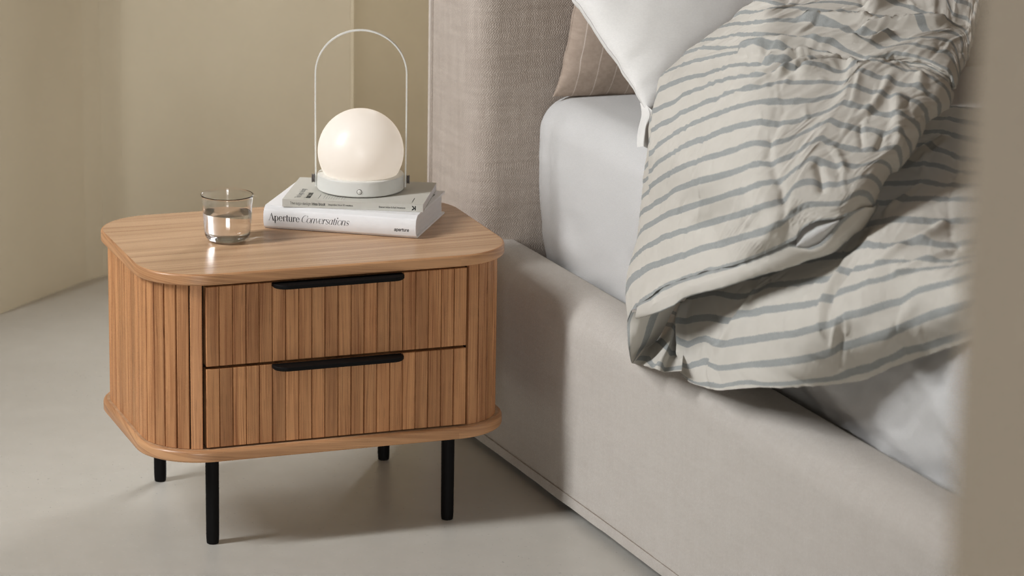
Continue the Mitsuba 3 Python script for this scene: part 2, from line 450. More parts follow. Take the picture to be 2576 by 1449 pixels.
DX0, DX1, DY = -0.2106, 0.2116, 0.0098
for z0, z1 in ((0.2962, 0.4222), (0.1664, 0.2919)):
    dr_ = numbered(night + '__drawer')
    bk = box(DX0 + 0.0008, DX1 - 0.0008, DY + 0.0042, DY + 0.020, z0 + 0.0006, z1 - 0.0006)
    obj('backing', bk, 'oak_slat', dr_, uv=np.column_stack([210.3 + bk.vertices[:, 0], bk.vertices[:, 2]]))
    pitch = (DX1 - DX0) / 20
    for k in range(20):
        x0, x1 = DX0 + k * pitch + 0.0004, DX0 + (k + 1) * pitch - 0.0004
        m, uv = slat_mesh((x0, DY), (x1, DY), (0, -1), (0, -1), z0, z1, 0.0046, 0.0011, seed, float(rng.uniform(0, 40)))
        obj('slat', m, 'oak_slat', dr_, uv=uv)
        seed += 1
    hp = Polygon([(-0.1062, DY + 0.002), *[(-0.1062 + 0.020 - 0.020 * math.cos(t), -0.0165 + 0.020 - 0.020 * math.sin(t)) for t in np.linspace(0, math.pi / 2, 10)],
                  *[(0.1047 - 0.020 + 0.020 * math.sin(t), -0.0165 + 0.020 - 0.020 * math.cos(t)) for t in np.linspace(0, math.pi / 2, 10)], (0.1047, DY + 0.002)])
    layers = [(0.0, 0.0012), (0.0012, 0.0), (0.0050, 0.0), (0.0062, 0.0012)]
    rings = []
    for dz, ins in layers:
        q = hp.buffer(-ins, join_style='mitre') if ins else hp
        rings.append(np.column_stack([np.asarray(affinity.scale(hp, 1 - ins / 0.105, 1 - ins / 0.02).exterior.coords)[:-1], np.full(len(hp.exterior.coords) - 1, z1 - 0.0062 + dz)]))
    (v, f), _ = grid(np.array(rings), closed=True)
    nn = len(rings[0])
    fan = np.array([[3 * nn, 3 * nn + i, 3 * nn + i + 1] for i in range(1, nn - 1)])
    fan0 = np.array([[0, i + 1, i] for i in range(1, nn - 1)])
    m = trimesh.Trimesh(v, np.vstack([f, fan, fan0]), process=False)
    trimesh.repair.fix_normals(m)
    obj('handle', m, 'black_steel', dr_, smooth=35, label='black bar handle')

for x in (-0.1938, 0.1938):
    for y in (0.0423, 0.3709):
        m = lathe([(0, 0), (0.0082, 0), (0.0092, 0.0008), (0.0097, 0.004), (0.0101, 0.012), (0.0106, Z_BOT + 0.002), (0, Z_BOT + 0.002)], (x, y, 0), 32)
        obj('leg', m, 'black_steel', night, smooth=35, label='round black leg')

# ------------------------------------------------------------------ lettering
def text(s, height, bold=False, depth=0.00012):
    return meshkit.text_mesh(s, height, depth, bold)


def fit(mesh, width):
    """Scales lettering along x to a given width, from x = 0."""
    m = mesh.copy()
    x0, x1 = m.bounds[:, 0]
    m.apply_translation((-x0, 0, 0))
    m.apply_scale((width / (x1 - x0), 1, 1))
    return m


def didone(word, italic=False):
    """High-contrast serif letters, x-height 1, drawn from ellipses, stems and hairlines. Returns a shapely geometry and its advance."""
    th, st = (0.045, 0.20) if not italic else (0.035, 0.135)   # hairline, stem
    def rect(x0, y0, x1, y1): return shapely.box(x0, y0, x1, y1)
    def ell(cx, cy, rx, ry): return affinity.scale(Point(cx, cy).buffer(1, 32), rx, ry)
    def bowl(cx, cy, rx, ry, s=st): return ell(cx, cy, rx, ry).difference(ell(cx, cy, rx - s * 0.92, ry - th))
    def half(x0, x1, y0=-1, y1=3): return rect(x0, y0, x1, y1)
    def stem(x, y0, y1): return rect(x, y0, x + st, y1)
    def serif(x, y, w=0.17): return rect(x - w * 0.5, y, x + st + w * 0.5, y + th)
    def dot(cx, cy, r=0.105): return ell(cx, cy, r, r)
    def flag(x, y): return Polygon([(x - 0.13, y - 0.02), (x, y - 0.03), (x, y + 0.035), (x - 0.02, y + 0.035)])
    def arch(x0, x1, y): # hairline arch springing from a stem at x0 to a stem at x1
        cx, rx = (x0 + x1 + st) / 2, (x1 + st - x0) / 2
        return ell(cx, y - 0.34, rx, 0.36).difference(ell(cx - st * 0.35, y - 0.36, rx - st * 0.62, 0.36 - th)).intersection(rect(x0, y - 0.36, x1 + st, y + 0.1))
    def glyph(c):
        if c == 'A':
            return shapely.union_all([Polygon([(0.02, 0), (0.02 + th, 0), (0.60, 1.45), (0.545, 1.5)]), Polygon([(0.50, 1.52), (0.58, 1.52), (1.16, 0), (0.92, 0)]).union(Polygon([(0.5, 1.42), (0.60, 1.52), (1.17, 0), (0.93, 0)])),
                                      rect(-0.12, 0, 0.2, th), rect(0.8, 0, 1.28, th)]), 1.22
        if c == 'C':
            o = ell(0.62, 0.75, 0.60, 0.78).difference(ell(0.66, 0.75, 0.60 - st * 0.72, 0.78 - th)).difference(rect(0.98, 0.36, 2, 1.13))
            return o.union(Polygon([(1.06, 1.5), (1.10, 1.5), (1.14, 1.06), (1.09, 1.06)])), 1.22
        if c == 'p':
            return shapely.union_all([stem(0.08, -0.5, 1.0), serif(0.08, -0.5), flag(0.08, 0.98), bowl(0.50, 0.5, 0.42, 0.52).intersection(half(0.22, 2))]), 1.02
        if c == 'e':
            o = bowl(0.44, 0.5, 0.42, 0.52).difference(rect(0.46, 0.22, 1, 0.54)).union(rect(0.12, 0.52, 0.80, 0.52 + th))
            return o, 0.93
        if c == 'r':
            return shapely.union_all([stem(0.08, 0, 1.0), serif(0.08, 0), flag(0.08, 0.98), ell(0.46, 0.72, 0.24, 0.30).difference(ell(0.48, 0.70, 0.23, 0.27)).intersection(rect(0.2, 0.7, 0.56, 1.1)), dot(0.56, 0.88)]), 0.68
        if c == 't':
            return shapely.union_all([stem(0.14, 0.12, 1.28), rect(0, 0.96, 0.52, 0.96 + th), ell(0.38, 0.2, 0.24, 0.22).difference(ell(0.44, 0.24, 0.2, 0.2)).intersection(rect(0.1, -0.1, 0.58, 0.24))]), 0.58
        if c == 'u':
            return shapely.union_all([stem(0.08, 0.3, 1.0), flag(0.08, 0.98), stem(0.62, 0.0, 1.0), flag(0.62, 0.98), rect(0.62 + st, 0, 0.95, th), affinity.rotate(arch(0.08, 0.62, 1.0), 180, origin=(0.45, 0.5))]), 0.98
        if c == 'o':
            return bowl(0.46, 0.5, 0.44, 0.52), 0.98
        if c == 'n':
            return shapely.union_all([stem(0.08, 0, 1.0), flag(0.08, 0.98), serif(0.08, 0, 0.12), stem(0.62, 0, 0.66), serif(0.62, 0, 0.12), arch(0.08, 0.62, 1.0)]), 0.98
        if c == 'v':
            return shapely.union_all([Polygon([(0.02, 1), (0.02 + st, 1), (0.48, 0.0), (0.42, 0.0)]), Polygon([(0.42, 0), (0.48, 0), (0.84, 1.0), (0.79, 1.0)]), rect(-0.08, 1 - th, 0.32, 1), dot(0.82, 0.93, 0.08)]), 0.88
        if c == 's':
            a = ell(0.34, 0.74, 0.27, 0.28).difference(ell(0.36, 0.74, 0.21, 0.23)).difference(rect(0.36, 0.3, 1, 0.80))
            b = ell(0.36, 0.26, 0.29, 0.28).difference(ell(0.34, 0.26, 0.23, 0.23)).difference(rect(-1, 0.2, 0.34, 0.72))
            return shapely.union_all([a, b, Polygon([(0.10, 0.66), (0.22, 0.66), (0.62, 0.34), (0.50, 0.30)]), Polygon([(0.55, 0.98), (0.6, 0.98), (0.6, 0.72), (0.56, 0.72)]), Polygon([(0.06, 0.3), (0.1, 0.3), (0.1, 0.02), (0.06, 0.02)])]), 0.72
        if c == 'a':
            if italic:
                return shapely.union_all([bowl(0.42, 0.5, 0.38, 0.52).intersection(half(-1, 0.64)), stem(0.62, 0.0, 1.0), rect(0.62 + st, 0, 0.88, th)]), 0.95
            return bowl(0.4, 0.5, 0.4, 0.52), 0.9
        if c == 'i':
            return shapely.union_all([stem(0.08, 0, 1.0), flag(0.08, 0.98), serif(0.08, 0, 0.14), dot(0.19, 1.38, 0.11)]), 0.46
        return rect(0, 0, 0.01, 0.01), 0.5
    out, x = [], 0.0
    for c in word:
        g, adv = glyph(c)
        out.append(affinity.translate(g, x, 0))
        x += adv * (0.90 if italic else 1.0)
    g = shapely.union_all(out)
    if italic:
        g = affinity.affine_transform(g, [1, 0.30, 0, 1, 0, 0])
    return g


def glyph_mesh(g, width, xheight, depth=0.00012):
    b = g.bounds
    g = affinity.translate(g, -b[0], 0)
    g = affinity.scale(g, width / (b[2] - b[0]), xheight, origin=(0, 0))
    return cat([extrude(q, depth) for q in getattr(g, 'geoms', [g]) if q.area > 1e-9])


# ------------------------------------------------------------------ the two books
def profile_extrude(poly, length, origin, e1, e2):
    """Extrudes a profile drawn in (e2, z) along e1."""
    return frame(extrude(poly, length), origin, e2, (0, 0, 1), e1)


big = thing('hardback_book', 'thick white hardback book with black serif title, lying under the thin grey book', 'book')
b1 = np.array([0.8365, -0.5480, 0]); b2 = np.array([0.5480, 0.8365, 0])
O1 = np.array([-0.0475, 0.2575, Z_TOP + 0.0003])
L1, WD1, H1 = 0.2520, 0.186, 0.0372
spine = [(0.0045 - 0.0065 * math.sin(math.pi * t) ** 0.8 + 0.010 * max(0, 0.12 - t) * 3 + 0.010 * max(0, t - 0.86) * 4, H1 * t) for t in np.linspace(0, 1, 17)]
inner = [(x + 0.0024, 0.0026 + (H1 - 0.0052) * i / 16) for i, (x, z) in enumerate(spine)]
cover = Polygon([*spine, (0.02, H1), (WD1, H1), (WD1, H1 - 0.0028), *inner[::-1], (WD1, 0.0028), (WD1, 0)]).buffer(-0.0004).buffer(0.0004)
m = profile_extrude(cover, L1, O1, b1, b2)
trimesh.repair.fix_normals(m)
obj('cover', m, 'paper_white', big, smooth=30)
pages = Polygon([*[(x + 0.0006, z) for x, z in inner], (WD1 - 0.007, H1 - 0.0029), (WD1 - 0.0085, H1 / 2), (WD1 - 0.007, 0.0029)])
m = profile_extrude(pages, L1 - 0.007, O1 + b1 * 0.0035, b1, b2)
trimesh.repair.fix_normals(m)
obj('page_block', m, 'page_edge', big, label='block of white pages')


def spine_text(mesh, along, height):
    """Puts lettering on the big book's rounded spine, reading along b1."""
    v = mesh.vertices
    z = height + v[:, 1]
    x = np.interp(np.clip(z, 0, H1), [s[1] for s in spine], [s[0] for s in spine])
    mesh = mesh.copy()
    mesh.vertices = O1 + np.outer(along + v[:, 0], b1) + np.outer(x - 0.00005 - v[:, 2], b2) + np.outer(z, (0, 0, 1))
    mesh.faces = mesh.faces
    trimesh.repair.fix_normals(mesh)
    return mesh


def sub(m):
    """Splits long triangles so that lettering follows a curve."""
    v, f = trimesh.remesh.subdivide_to_size(m.vertices, m.faces, 0.003)
    return trimesh.Trimesh(v, f, process=False)


tm = cat([spine_text(sub(glyph_mesh(didone('Aperture'), 0.0520, 0.0078)), 0.0085, 0.0150), spine_text(sub(glyph_mesh(didone('Conversations', True), 0.0790, 0.0078)), 0.0640, 0.0150)])
obj('title', tm, 'print_black', big, label='black serif lettering: Aperture Conversations')
pm = text('aperture', 0.0052, True)
pm.apply_transform(np.array([[1, 0.16, 0, 0], [0, 1, 0, 0], [0, 0, 1, 0], [0, 0, 0, 1.0]]))
obj('publisher_mark', spine_text(sub(fit(pm, 0.0245)), 0.2165, 0.0120), 'print_black', big, label='small black lettering: aperture')

thin = thing('paperback_book', 'thin grey paperback book lying between the lamp and the white hardback', 'book')
g1 = np.array([0.8936, -0.4489, 0]); g2 = np.array([0.4489, 0.8936, 0])
O2 = np.array([-0.0200, 0.2450, O1[2] + H1 + 0.0003])
L2, WD2, H2 = 0.2270, 0.160, 0.0122
cov = Polygon([(0.0, 0), (0, H2), (WD2, H2), (WD2, H2 - 0.0005), (0.0006, H2 - 0.0005), (0.0006, 0.0005), (WD2, 0.0005), (WD2, 0)])
m = profile_extrude(cov, L2, O2, g1, g2)
trimesh.repair.fix_normals(m)
obj('cover', m, 'cover_grey', thin)
m = profile_extrude(shapely.box(0.0007, 0.0006, WD2 - 0.0004, H2 - 0.0006), L2 - 0.0012, O2 + g1 * 0.0006, g1, g2)
trimesh.repair.fix_normals(m)
obj('page_block', m, 'page_edge', thin, label='block of white pages')


def flat_text(mesh, along, height):
    return frame(mesh, O2 + g1 * along + np.array([0, 0, height]) - g2 * 0.00005, g1, (0, 0, 1), -g2)


obj('title', cat([flat_text(fit(text('The logo design', 0.0044), 0.0335), 0.0125, 0.0041), flat_text(fit(text('idea book', 0.0044, True), 0.0220), 0.0478, 0.0041)]), 'print_black', thin, label='black lettering: The logo design idea book')
obj('subtitle', flat_text(fit(text('Inspiration from 50 masters', 0.0026, True), 0.0400), 0.0740, 0.0047), 'print_black', thin, label='small black lettering: Inspiration from 50 masters')
obj('author_line', flat_text(fit(text('Steven Heller & Gail Anderson', 0.0027, True), 0.0425), 0.1560, 0.0044), 'print_black', thin, label='small black lettering: Steven Heller & Gail Anderson')
kk = Polygon([(0.0048, 0), (0.0064, 0), (0.0064, 0.0070), (0.0048, 0.0070)]).union(Polygon([(0.0052, 0.0030), (0.0018, 0.0070), (0.0, 0.0070), (0.0, 0.0062), (0.0030, 0.0035), (0.0, 0.0010), (0.0, 0), (0.0016, 0), (0.0052, 0.0030)]).buffer(0))
obj('emblem', cat([flat_text(extrude(q, 0.00012), 0.2090, 0.0026) for q in getattr(kk, 'geoms', [kk])]), 'print_black', thin, label='black mirrored K emblem')


def cover_text(mesh, along, across):
    """Lettering on the grey book's top, reading away from its spine with the letters' heads to the left."""
    return frame(mesh, O2 + g1 * along + g2 * across + np.array([0, 0, H2 + 0.00005]), g2, -g1, (0, 0, 1))


obj('cover_title', cover_text(fit(text('The logo design', 0.0090), 0.0640), 0.0260, 0.0140), 'print_grey', thin, label='grey lettering on the cover: The logo design')
obj('cover_title_bold', cover_text(fit(text('idea book', 0.0090, True), 0.0380), 0.0420, 0.0140), 'print_black', thin, label='bold black lettering on the cover: idea book')
lines = [cat([box(0, 0.026, 0.0, 0.0006, 0, 0.0001)])]
obj('cover_line', cover_text(lines[0], 0.0560, 0.0150), 'print_black', thin)
for k in range(9):
    obj('cover_line', cover_text(box(0, 0.030, 0, 0.00045, 0, 0.0001), 0.0640 + 0.0042 * k, 0.0130), 'print_grey', thin)
obj('cover_line', cover_text(box(0, 0.030, 0, 0.0009, 0, 0.0001), 0.2080, 0.0130), 'print_black', thin)

# dark lettering on the hardback's own cover, beyond the grey book
mk = cat([box(x, x + w_, 0, 0.0085, 0, 0.0001) for x, w_ in ((0.0, 0.002), (0.003, 0.004), (0.0085, 0.0035), (0.0135, 0.005), (0.020, 0.003), (0.0245, 0.0045), (0.031, 0.004), (0.0365, 0.003))])
obj('cover_mark', frame(mk, O1 + b1 * 0.243 + b2 * 0.118 + np.array([0, 0, H1 + 0.00005]), b2, -b1, (0, 0, 1)), 'print_black', big)

# ------------------------------------------------------------------ the table lamp
lamp = thing('table_lamp', 'lit globe table lamp with white base and tall loop handle, standing on books', 'lamp')
LC = np.array([0.1220, 0.2790, O2[2] + H2 + 0.0003])
RB = 0.0703
obj('base', lathe([(0, 0.0008), (RB - 0.003, 0.0008), (RB - 0.0012, 0.0014), (RB, 0.003), (RB, 0.0240), (RB - 0.0010, 0.0258), (RB - 0.0028, 0.0264), (0.055, 0.0264), (0.055, 0.022), (0, 0.022)], LC, 128), 'lamp_white', lamp, smooth=35)
obj('foot_pad', lathe([(0, 0), (RB - 0.006, 0), (RB - 0.006, 0.0012), (0, 0.0012)], LC, 64), 'knob_grey', lamp, label='dark pad under the base')
RG, ZG = 0.0696, 0.0622
th0 = math.acos((0.0245 - ZG) / RG)
obj('globe', lathe([(max(1e-5, RG * math.sin(t)), ZG + RG * math.cos(t)) for t in np.linspace(th0, 0.0, 48)], LC, 96), 'opal', lamp, smooth=True, label='glowing opal glass globe',
    emitter={'type': 'area', 'radiance': rgb((0.44, 0.37, 0.295))})
add_mat('opal', principled(rgb((0.52, 0.50, 0.47)), 0.35, 0.4))
hr = np.array([0.9388, -0.3446, 0.0])
hf = np.array([0.3446, 0.9388, 0.0])
RH, ZH = 0.0715, 0.1890
path = [(-0.0725, 0.004), (-0.0728, 0.03), (-0.0733, 0.08), (-0.0735, 0.14)] + [(-RH * 1.026 * math.cos(t), ZH + RH * math.sin(t)) for t in np.linspace(0, math.pi, 49)] + [(0.0735, 0.14), (0.0733, 0.08), (0.0728, 0.03), (0.0725, 0.004)]
path = np.array(path)
tg = np.gradient(path, axis=0); tg /= np.linalg.norm(tg, axis=1, keepdims=True)
nrm = np.stack([-tg[:, 1], tg[:, 0]], -1)
sec = [(-0.5, -0.42), (-0.42, -0.5), (0.42, -0.5), (0.5, -0.42), (0.5, 0.42), (0.42, 0.5), (-0.42, 0.5), (-0.5, 0.42)]
P = np.array([[LC + hr * (q[0] + nn[0] * a * 0.0026) + np.array([0, 0, q[1] + nn[1] * a * 0.0026]) + hf * b * 0.0065 for a, b in sec] for q, nn in zip(path, nrm)])
(v, f), _ = grid(P, closed=True)
m = trimesh.Trimesh(v, f, process=False); trimesh.repair.fix_normals(m)
obj('handle', m, 'lamp_white', lamp, smooth=40, label='tall white loop handle')
for sg in (-1, 1):
    k = lathe([(0, 0), (0.0068, 0), (0.0068, 0.0008), (0.0060, 0.0018), (0.0060, 0.0024), (0.0070, 0.0034), (0.0070, 0.0042), (0.0064, 0.0047), (0, 0.0047)], n=28)
    k = trimesh.Trimesh(*k, process=False)
    obj('knob', frame(k, LC + hr * sg * 0.0745 + np.array([0, 0, 0.0165]), (0, 0, 1), np.cross(hr * sg, (0, 0, 1)), hr * sg), 'knob_grey', lamp, smooth=35, label='small dark side knob')
bn = np.array([-0.330, -0.944, 0.0]); bn /= np.linalg.norm(bn)
bt = trimesh.Trimesh(*lathe([(0, -0.001), (0.0036, -0.001), (0.0036, 0.0006), (0.0032, 0.0014), (0.0022, 0.0019), (0, 0.0021)], n=28), process=False)
bp = LC + bn * RB + np.array([0, 0, 0.0105])
obj('button', frame(bt, bp, np.cross((0, 0, 1), bn), (0, 0, 1), bn), 'lamp_white', lamp, smooth=35, label='round push button')
br = trimesh.Trimesh(*lathe([(0.0036, -0.0008), (0.0043, -0.0008), (0.0043, 0.0003), (0.0036, 0.0003)], n=28), process=False)
obj('button_ring', frame(br, bp, np.cross((0, 0, 1), bn), (0, 0, 1), bn), 'knob_grey', lamp)

# ------------------------------------------------------------------ the glass of water
GC = np.array([-0.1240, 0.1980, Z_TOP + 0.0002])
tumbler = thing('drinking_glass', 'clear rounded drinking glass half full of water on the nightstand, left of the books', 'drinking glass')
outer = [(0, 0.0), (0.012, 0.0), (0.0195, 0.0003), (0.0270, 0.0016), (0.0322, 0.0050), (0.0350, 0.0098), (0.0364, 0.0165), (0.0375, 0.027), (0.0391, 0.050), (0.0400, 0.064), (0.0408, 0.0712), (0.0414, 0.0738)]
inner_g = [(0.0398, 0.0743), (0.0391, 0.0725), (0.0385, 0.064), (0.0375, 0.050), (0.0359, 0.027), (0.0347, 0.0172), (0.0328, 0.0118), (0.0296, 0.0080), (0.0245, 0.0056), (0.018, 0.0047), (0, 0.0043)]
rim = [(0.04150, 0.0745), (0.04128, 0.0751), (0.04080, 0.0754), (0.04025, 0.0752)]


def spline(pts, n):
    p = np.asarray(pts, float)
    t = np.r_[0, np.cumsum(np.hypot(*np.diff(p, axis=0).T))]
    from scipy.interpolate import PchipInterpolator
    return PchipInterpolator(t, p)(np.linspace(0, t[-1], n))


gm = lathe(np.vstack([spline(outer, 40), rim, spline(inner_g, 40)]), GC, 96)
obj('tumbler', gm, 'clear_glass', tumbler, smooth=True)
ZW = 0.0465
wi = spline(inner_g[::-1], 60)
wi = wi[wi[:, 1] < ZW - 0.0006]
wr = np.interp(ZW, [p[1] for p in inner_g[::-1]], [p[0] for p in inner_g[::-1]])
wi = wi + np.column_stack([np.where(wi[:, 0] > 0.001, 0.00025, 0), np.where(wi[:, 0] > 0.02, 0.0, -0.0002)])
water_prof = np.vstack([wi, [(wr + 0.0003, ZW + 0.0004), (wr - 0.0003, ZW + 0.0002), (wr - 0.0012, ZW - 0.0002), (wr - 0.004, ZW - 0.0004), (0, ZW - 0.0004)]])
wt = thing('water', 'clear water filling the lower part of the drinking glass', 'water')
scene[wt] = mikit.ply(lathe(water_prof, GC, 96), 'clear_water', smooth=50)


# ------------------------------------------------------------------ the bed: s runs to its foot, d inwards from its near side, z up
_t = math.radians(2.85)
BS = np.array([math.sin(_t), -math.cos(_t), 0.0])
BD = np.array([math.cos(_t), math.sin(_t), 0.0])
B0 = np.array([0.3815, 0.0334, 0.0])


def bed_to_world(q):
    q = np.asarray(q, float)
    return B0 + q[..., :1] * BS + q[..., 1:2] * BD + q[..., 2:3] * np.array([0, 0, 1.0])


def bump_noise(P, scale, amp, seed=0):
    return (meshkit.fbm(P * scale, 3, seed) - 0.5) * 2 * amp


bed = thing('bed', 'upholstered bed with a tall woven greige headboard and padded side rail, right of the nightstand', 'bed')


def arc(cx, cy, r, a0, a1, n=9):
    a = np.radians(np.linspace(a0, a1, n))
    return list(zip(cx + r * np.cos(a), cy + r * np.sin(a)))


# headboard: plan outline in (s, d)
plan = [(-0.577, 1.66), (-0.577, 0.30), *arc(-0.571, 0.006, 0.006, 180, 270, 5), (-0.53, -0.0006), (-0.49, -0.0012), *arc(-0.442, 0.052, 0.053, 270, 360, 14), (-0.387, 0.20), (-0.387, 0.5), (-0.387, 1.66)]
pl = []
for a, b in zip(plan[:-1], plan[1:]):
    k = max(1, int(math.dist(a, b) / 0.02))
    pl += [(a[0] + (b[0] - a[0]) * i / k, a[1] + (b[1] - a[1]) * i / k) for i in range(k)]
pl.append(plan[-1]); pl = np.array(pl)
al = np.r_[0, np.cumsum(np.hypot(*np.diff(pl, axis=0).T))]
zs = np.linspace(0.015, 1.16, 60)
P = np.array([[(a, b, z) for a, b in pl] for z in zs])
off = (meshkit.fbm(P * (5, 9, 6), 3, 3) - 0.5) * 0.004
P[..., 0] += off * (P[..., 0] > -0.5)
UV = np.array([[(u, z) for u in al] for z in zs])
mesh, uv = grid(bed_to_world(P), UV)
obj('headboard', mesh, 'headboard_weave', bed, smooth=True, uv=uv)
top = box(-0.577, -0.387, 0.004, 1.66, 1.15, 1.162)
top.vertices = bed_to_world(top.vertices)
obj('headboard_top', top, 'piping', bed)
obj('piping', tube(bed_to_world(np.array([(-0.5765, -0.0005, z) for z in np.linspace(0.015, 1.16, 8)])), 0.0034, 10), 'piping', bed, smooth=True, label='pale piping along the headboard edge')
obj('stitch_line', tube(bed_to_world(np.array([(-0.5655, 0.0000, z) for z in np.linspace(0.015, 1.16, 8)])), 0.0011, 6), 'seam_dark', bed)


def rail(key, prof, s0, s1, ns, tform, u_end):
    prof = np.array(prof)
    a = np.r_[0, np.cumsum(np.hypot(*np.diff(prof, axis=0).T))]
    ss = np.linspace(s0, s1, ns)
    P = np.array([[(s, d, z) for d, z in prof] for s in ss])
    w = (meshkit.fbm(P * (4.0, 4, 5), 3, 5) - 0.5)
    hemw = (meshkit.noise(P * (22, 0, 4), 8) - 0.5) * np.clip(0.16 - P[..., 2], 0, 1)
    P[..., 1] += np.where(P[..., 1] < 0.05, w * 0.007 + hemw * 0.010, 0)
    UV = np.array([[(s, q) for q in a] for s in ss])
    mesh, uv = grid(tform(P), UV)
    return obj(key, mesh, 'rail_weave', bed, smooth=True, uv=uv)


rp = [(0.004, 0.0145), (0.0, 0.0165)] + [(0.0, z) for z in np.linspace(0.03, 0.300, 20)] + arc(0.052, 0.302, 0.052, 180, 95, 12) + [(0.060, 0.3545), (0.072, 0.3530)] + arc(0.076, 0.337, 0.016, 88, 5, 6) + [(0.0935, 0.30), (0.0935, 0.02)]
rail('side_rail', rp, -0.405, 1.80, 160, bed_to_world, 0)
rail('side_rail', [(d, z) for d, z in rp], -0.405, 1.80, 24, lambda P: bed_to_world(np.stack([P[..., 0], 1.66 - P[..., 1], P[..., 2]], -1)), 0)
rail('foot_rail', rp, 0.0, 1.66, 24, lambda P: bed_to_world(np.stack([1.80 - P[..., 1], P[..., 0], P[..., 2]], -1)), 0)
obj('hem_seam', tube(bed_to_world(np.array([(s, -0.0012, 0.036 + 0.0006 * math.sin(s * 9)) for s in np.linspace(-0.40, 1.8, 60)])), 0.0006, 6), 'seam_dark', bed)
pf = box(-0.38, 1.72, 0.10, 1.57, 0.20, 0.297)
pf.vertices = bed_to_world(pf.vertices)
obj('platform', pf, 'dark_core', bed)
for s in (-0.30, 1.55):
    for d in (0.14, 1.50):
        lg = box(s - 0.03, s + 0.03, d - 0.03, d + 0.03, 0.0, 0.201)
        lg.vertices = bed_to_world(lg.vertices)
        obj('leg', lg, 'dark_core', bed)

# the mattress in its fitted sheet
mat = thing('mattress', 'mattress in a smooth white fitted sheet, lying on the bed', 'mattress')
S0, S1, M0, M1, ZM = -0.383, 1.705, 0.093, 1.565, 0.613
prof = [(0.030, 0.298), (0.022, 0.305), (0.016, 0.33), (0.008, 0.38), (0.002, 0.45), (0.0, 0.51), (0.001, 0.545)] + [(0.062 - 0.061 * math.cos(t), 0.551 + 0.060 * math.sin(t)) for t in np.linspace(0.08, math.pi / 2, 10)] + [(0.10, ZM), (0.20, ZM + 0.001), (0.40, ZM)]


def mat_ring(ins):
    rr = max(0.02, 0.085 - ins)
    a0, a1, c0, c1 = S0 + ins, S1 - ins, M0 + ins, M1 - ins
    pts = []
    for (x0, y0), (x1, y1), cc in (((a0, c1 - rr), (a0, c0 + rr), None), ((a0 + rr, c0), (a1 - rr, c0), None), ((a1, c0 + rr), (a1, c1 - rr), None), ((a1 - rr, c1), (a0 + rr, c1), None)):
        n = 24 if abs(x1 - x0) < 1e-9 else 150 if y0 < 0.7 else 24
        pts.append(np.column_stack([np.linspace(x0, x1, n), np.linspace(y0, y1, n)]))
        cx, cy, ang = {0: (a0 + rr, c0 + rr, (180, 270)), 1: (a1 - rr, c0 + rr, (270, 360)), 2: (a1 - rr, c1 - rr, (0, 90)), 3: (a0 + rr, c1 - rr, (90, 180))}[len(pts) // 2]
        pts.append(np.array(arc(cx, cy, rr, *ang, 12))[1:-1])
    return np.vstack(pts)


dense = []
for (i0, z0), (i1, z1) in zip(prof[:-1], prof[1:]):
    k = max(1, int(math.dist((i0, z0), (i1, z1)) / 0.012))
    dense += [(i0 + (i1 - i0) * j / k, z0 + (z1 - z0) * j / k) for j in range(k)]
dense.append(prof[-1])
P = np.array([np.column_stack([mat_ring(i), np.full(len(mat_ring(i)), z)]) for i, z in dense])
near = np.clip(1 - (P[..., 1] - M0) / 0.06, 0, 1) * np.clip((ZM - P[..., 2]) / 0.06, 0, 1)
low = np.clip((0.42 - P[..., 2]) / 0.10, 0, 1)
wr_ = (meshkit.fbm(np.stack([P[..., 0] * 9 + P[..., 2] * 16, P[..., 1] * 0, P[..., 2] * 7], -1), 4, 11) - 0.5)
wr2 = np.clip(meshkit.noise(np.stack([P[..., 0] * 13 - P[..., 2] * 24, P[..., 1] * 0, P[..., 2] * 10], -1), 12) - 0.55, 0, 1)
foot = np.clip((P[..., 0] - 0.45) / 0.3, 0, 1)
P[..., 1] -= near * (wr_ * (0.006 + 0.050 * foot) + wr2 * low * 0.034 + foot * 0.010 * np.sin((P[..., 2] - 0.30) / 0.3 * np.pi))
mesh, _ = grid(bed_to_world(P), closed=True)
v, f = mesh
nn = P.shape[1]
last = (P.shape[0] - 1) * nn
v = np.vstack([v, bed_to_world(np.array([[0.66, 0.83, ZM + 0.001]]))])
f = np.vstack([f[:, ::-1], [[last + i, last + (i + 1) % nn, len(v) - 1] for i in range(nn)]])
mm_ = trimesh.Trimesh(v, f, process=False)
if mm_.face_normals[-1][2] < 0:
    mm_.invert()
scene[mat] = mikit.ply(mm_, 'white_sheet', smooth=True)


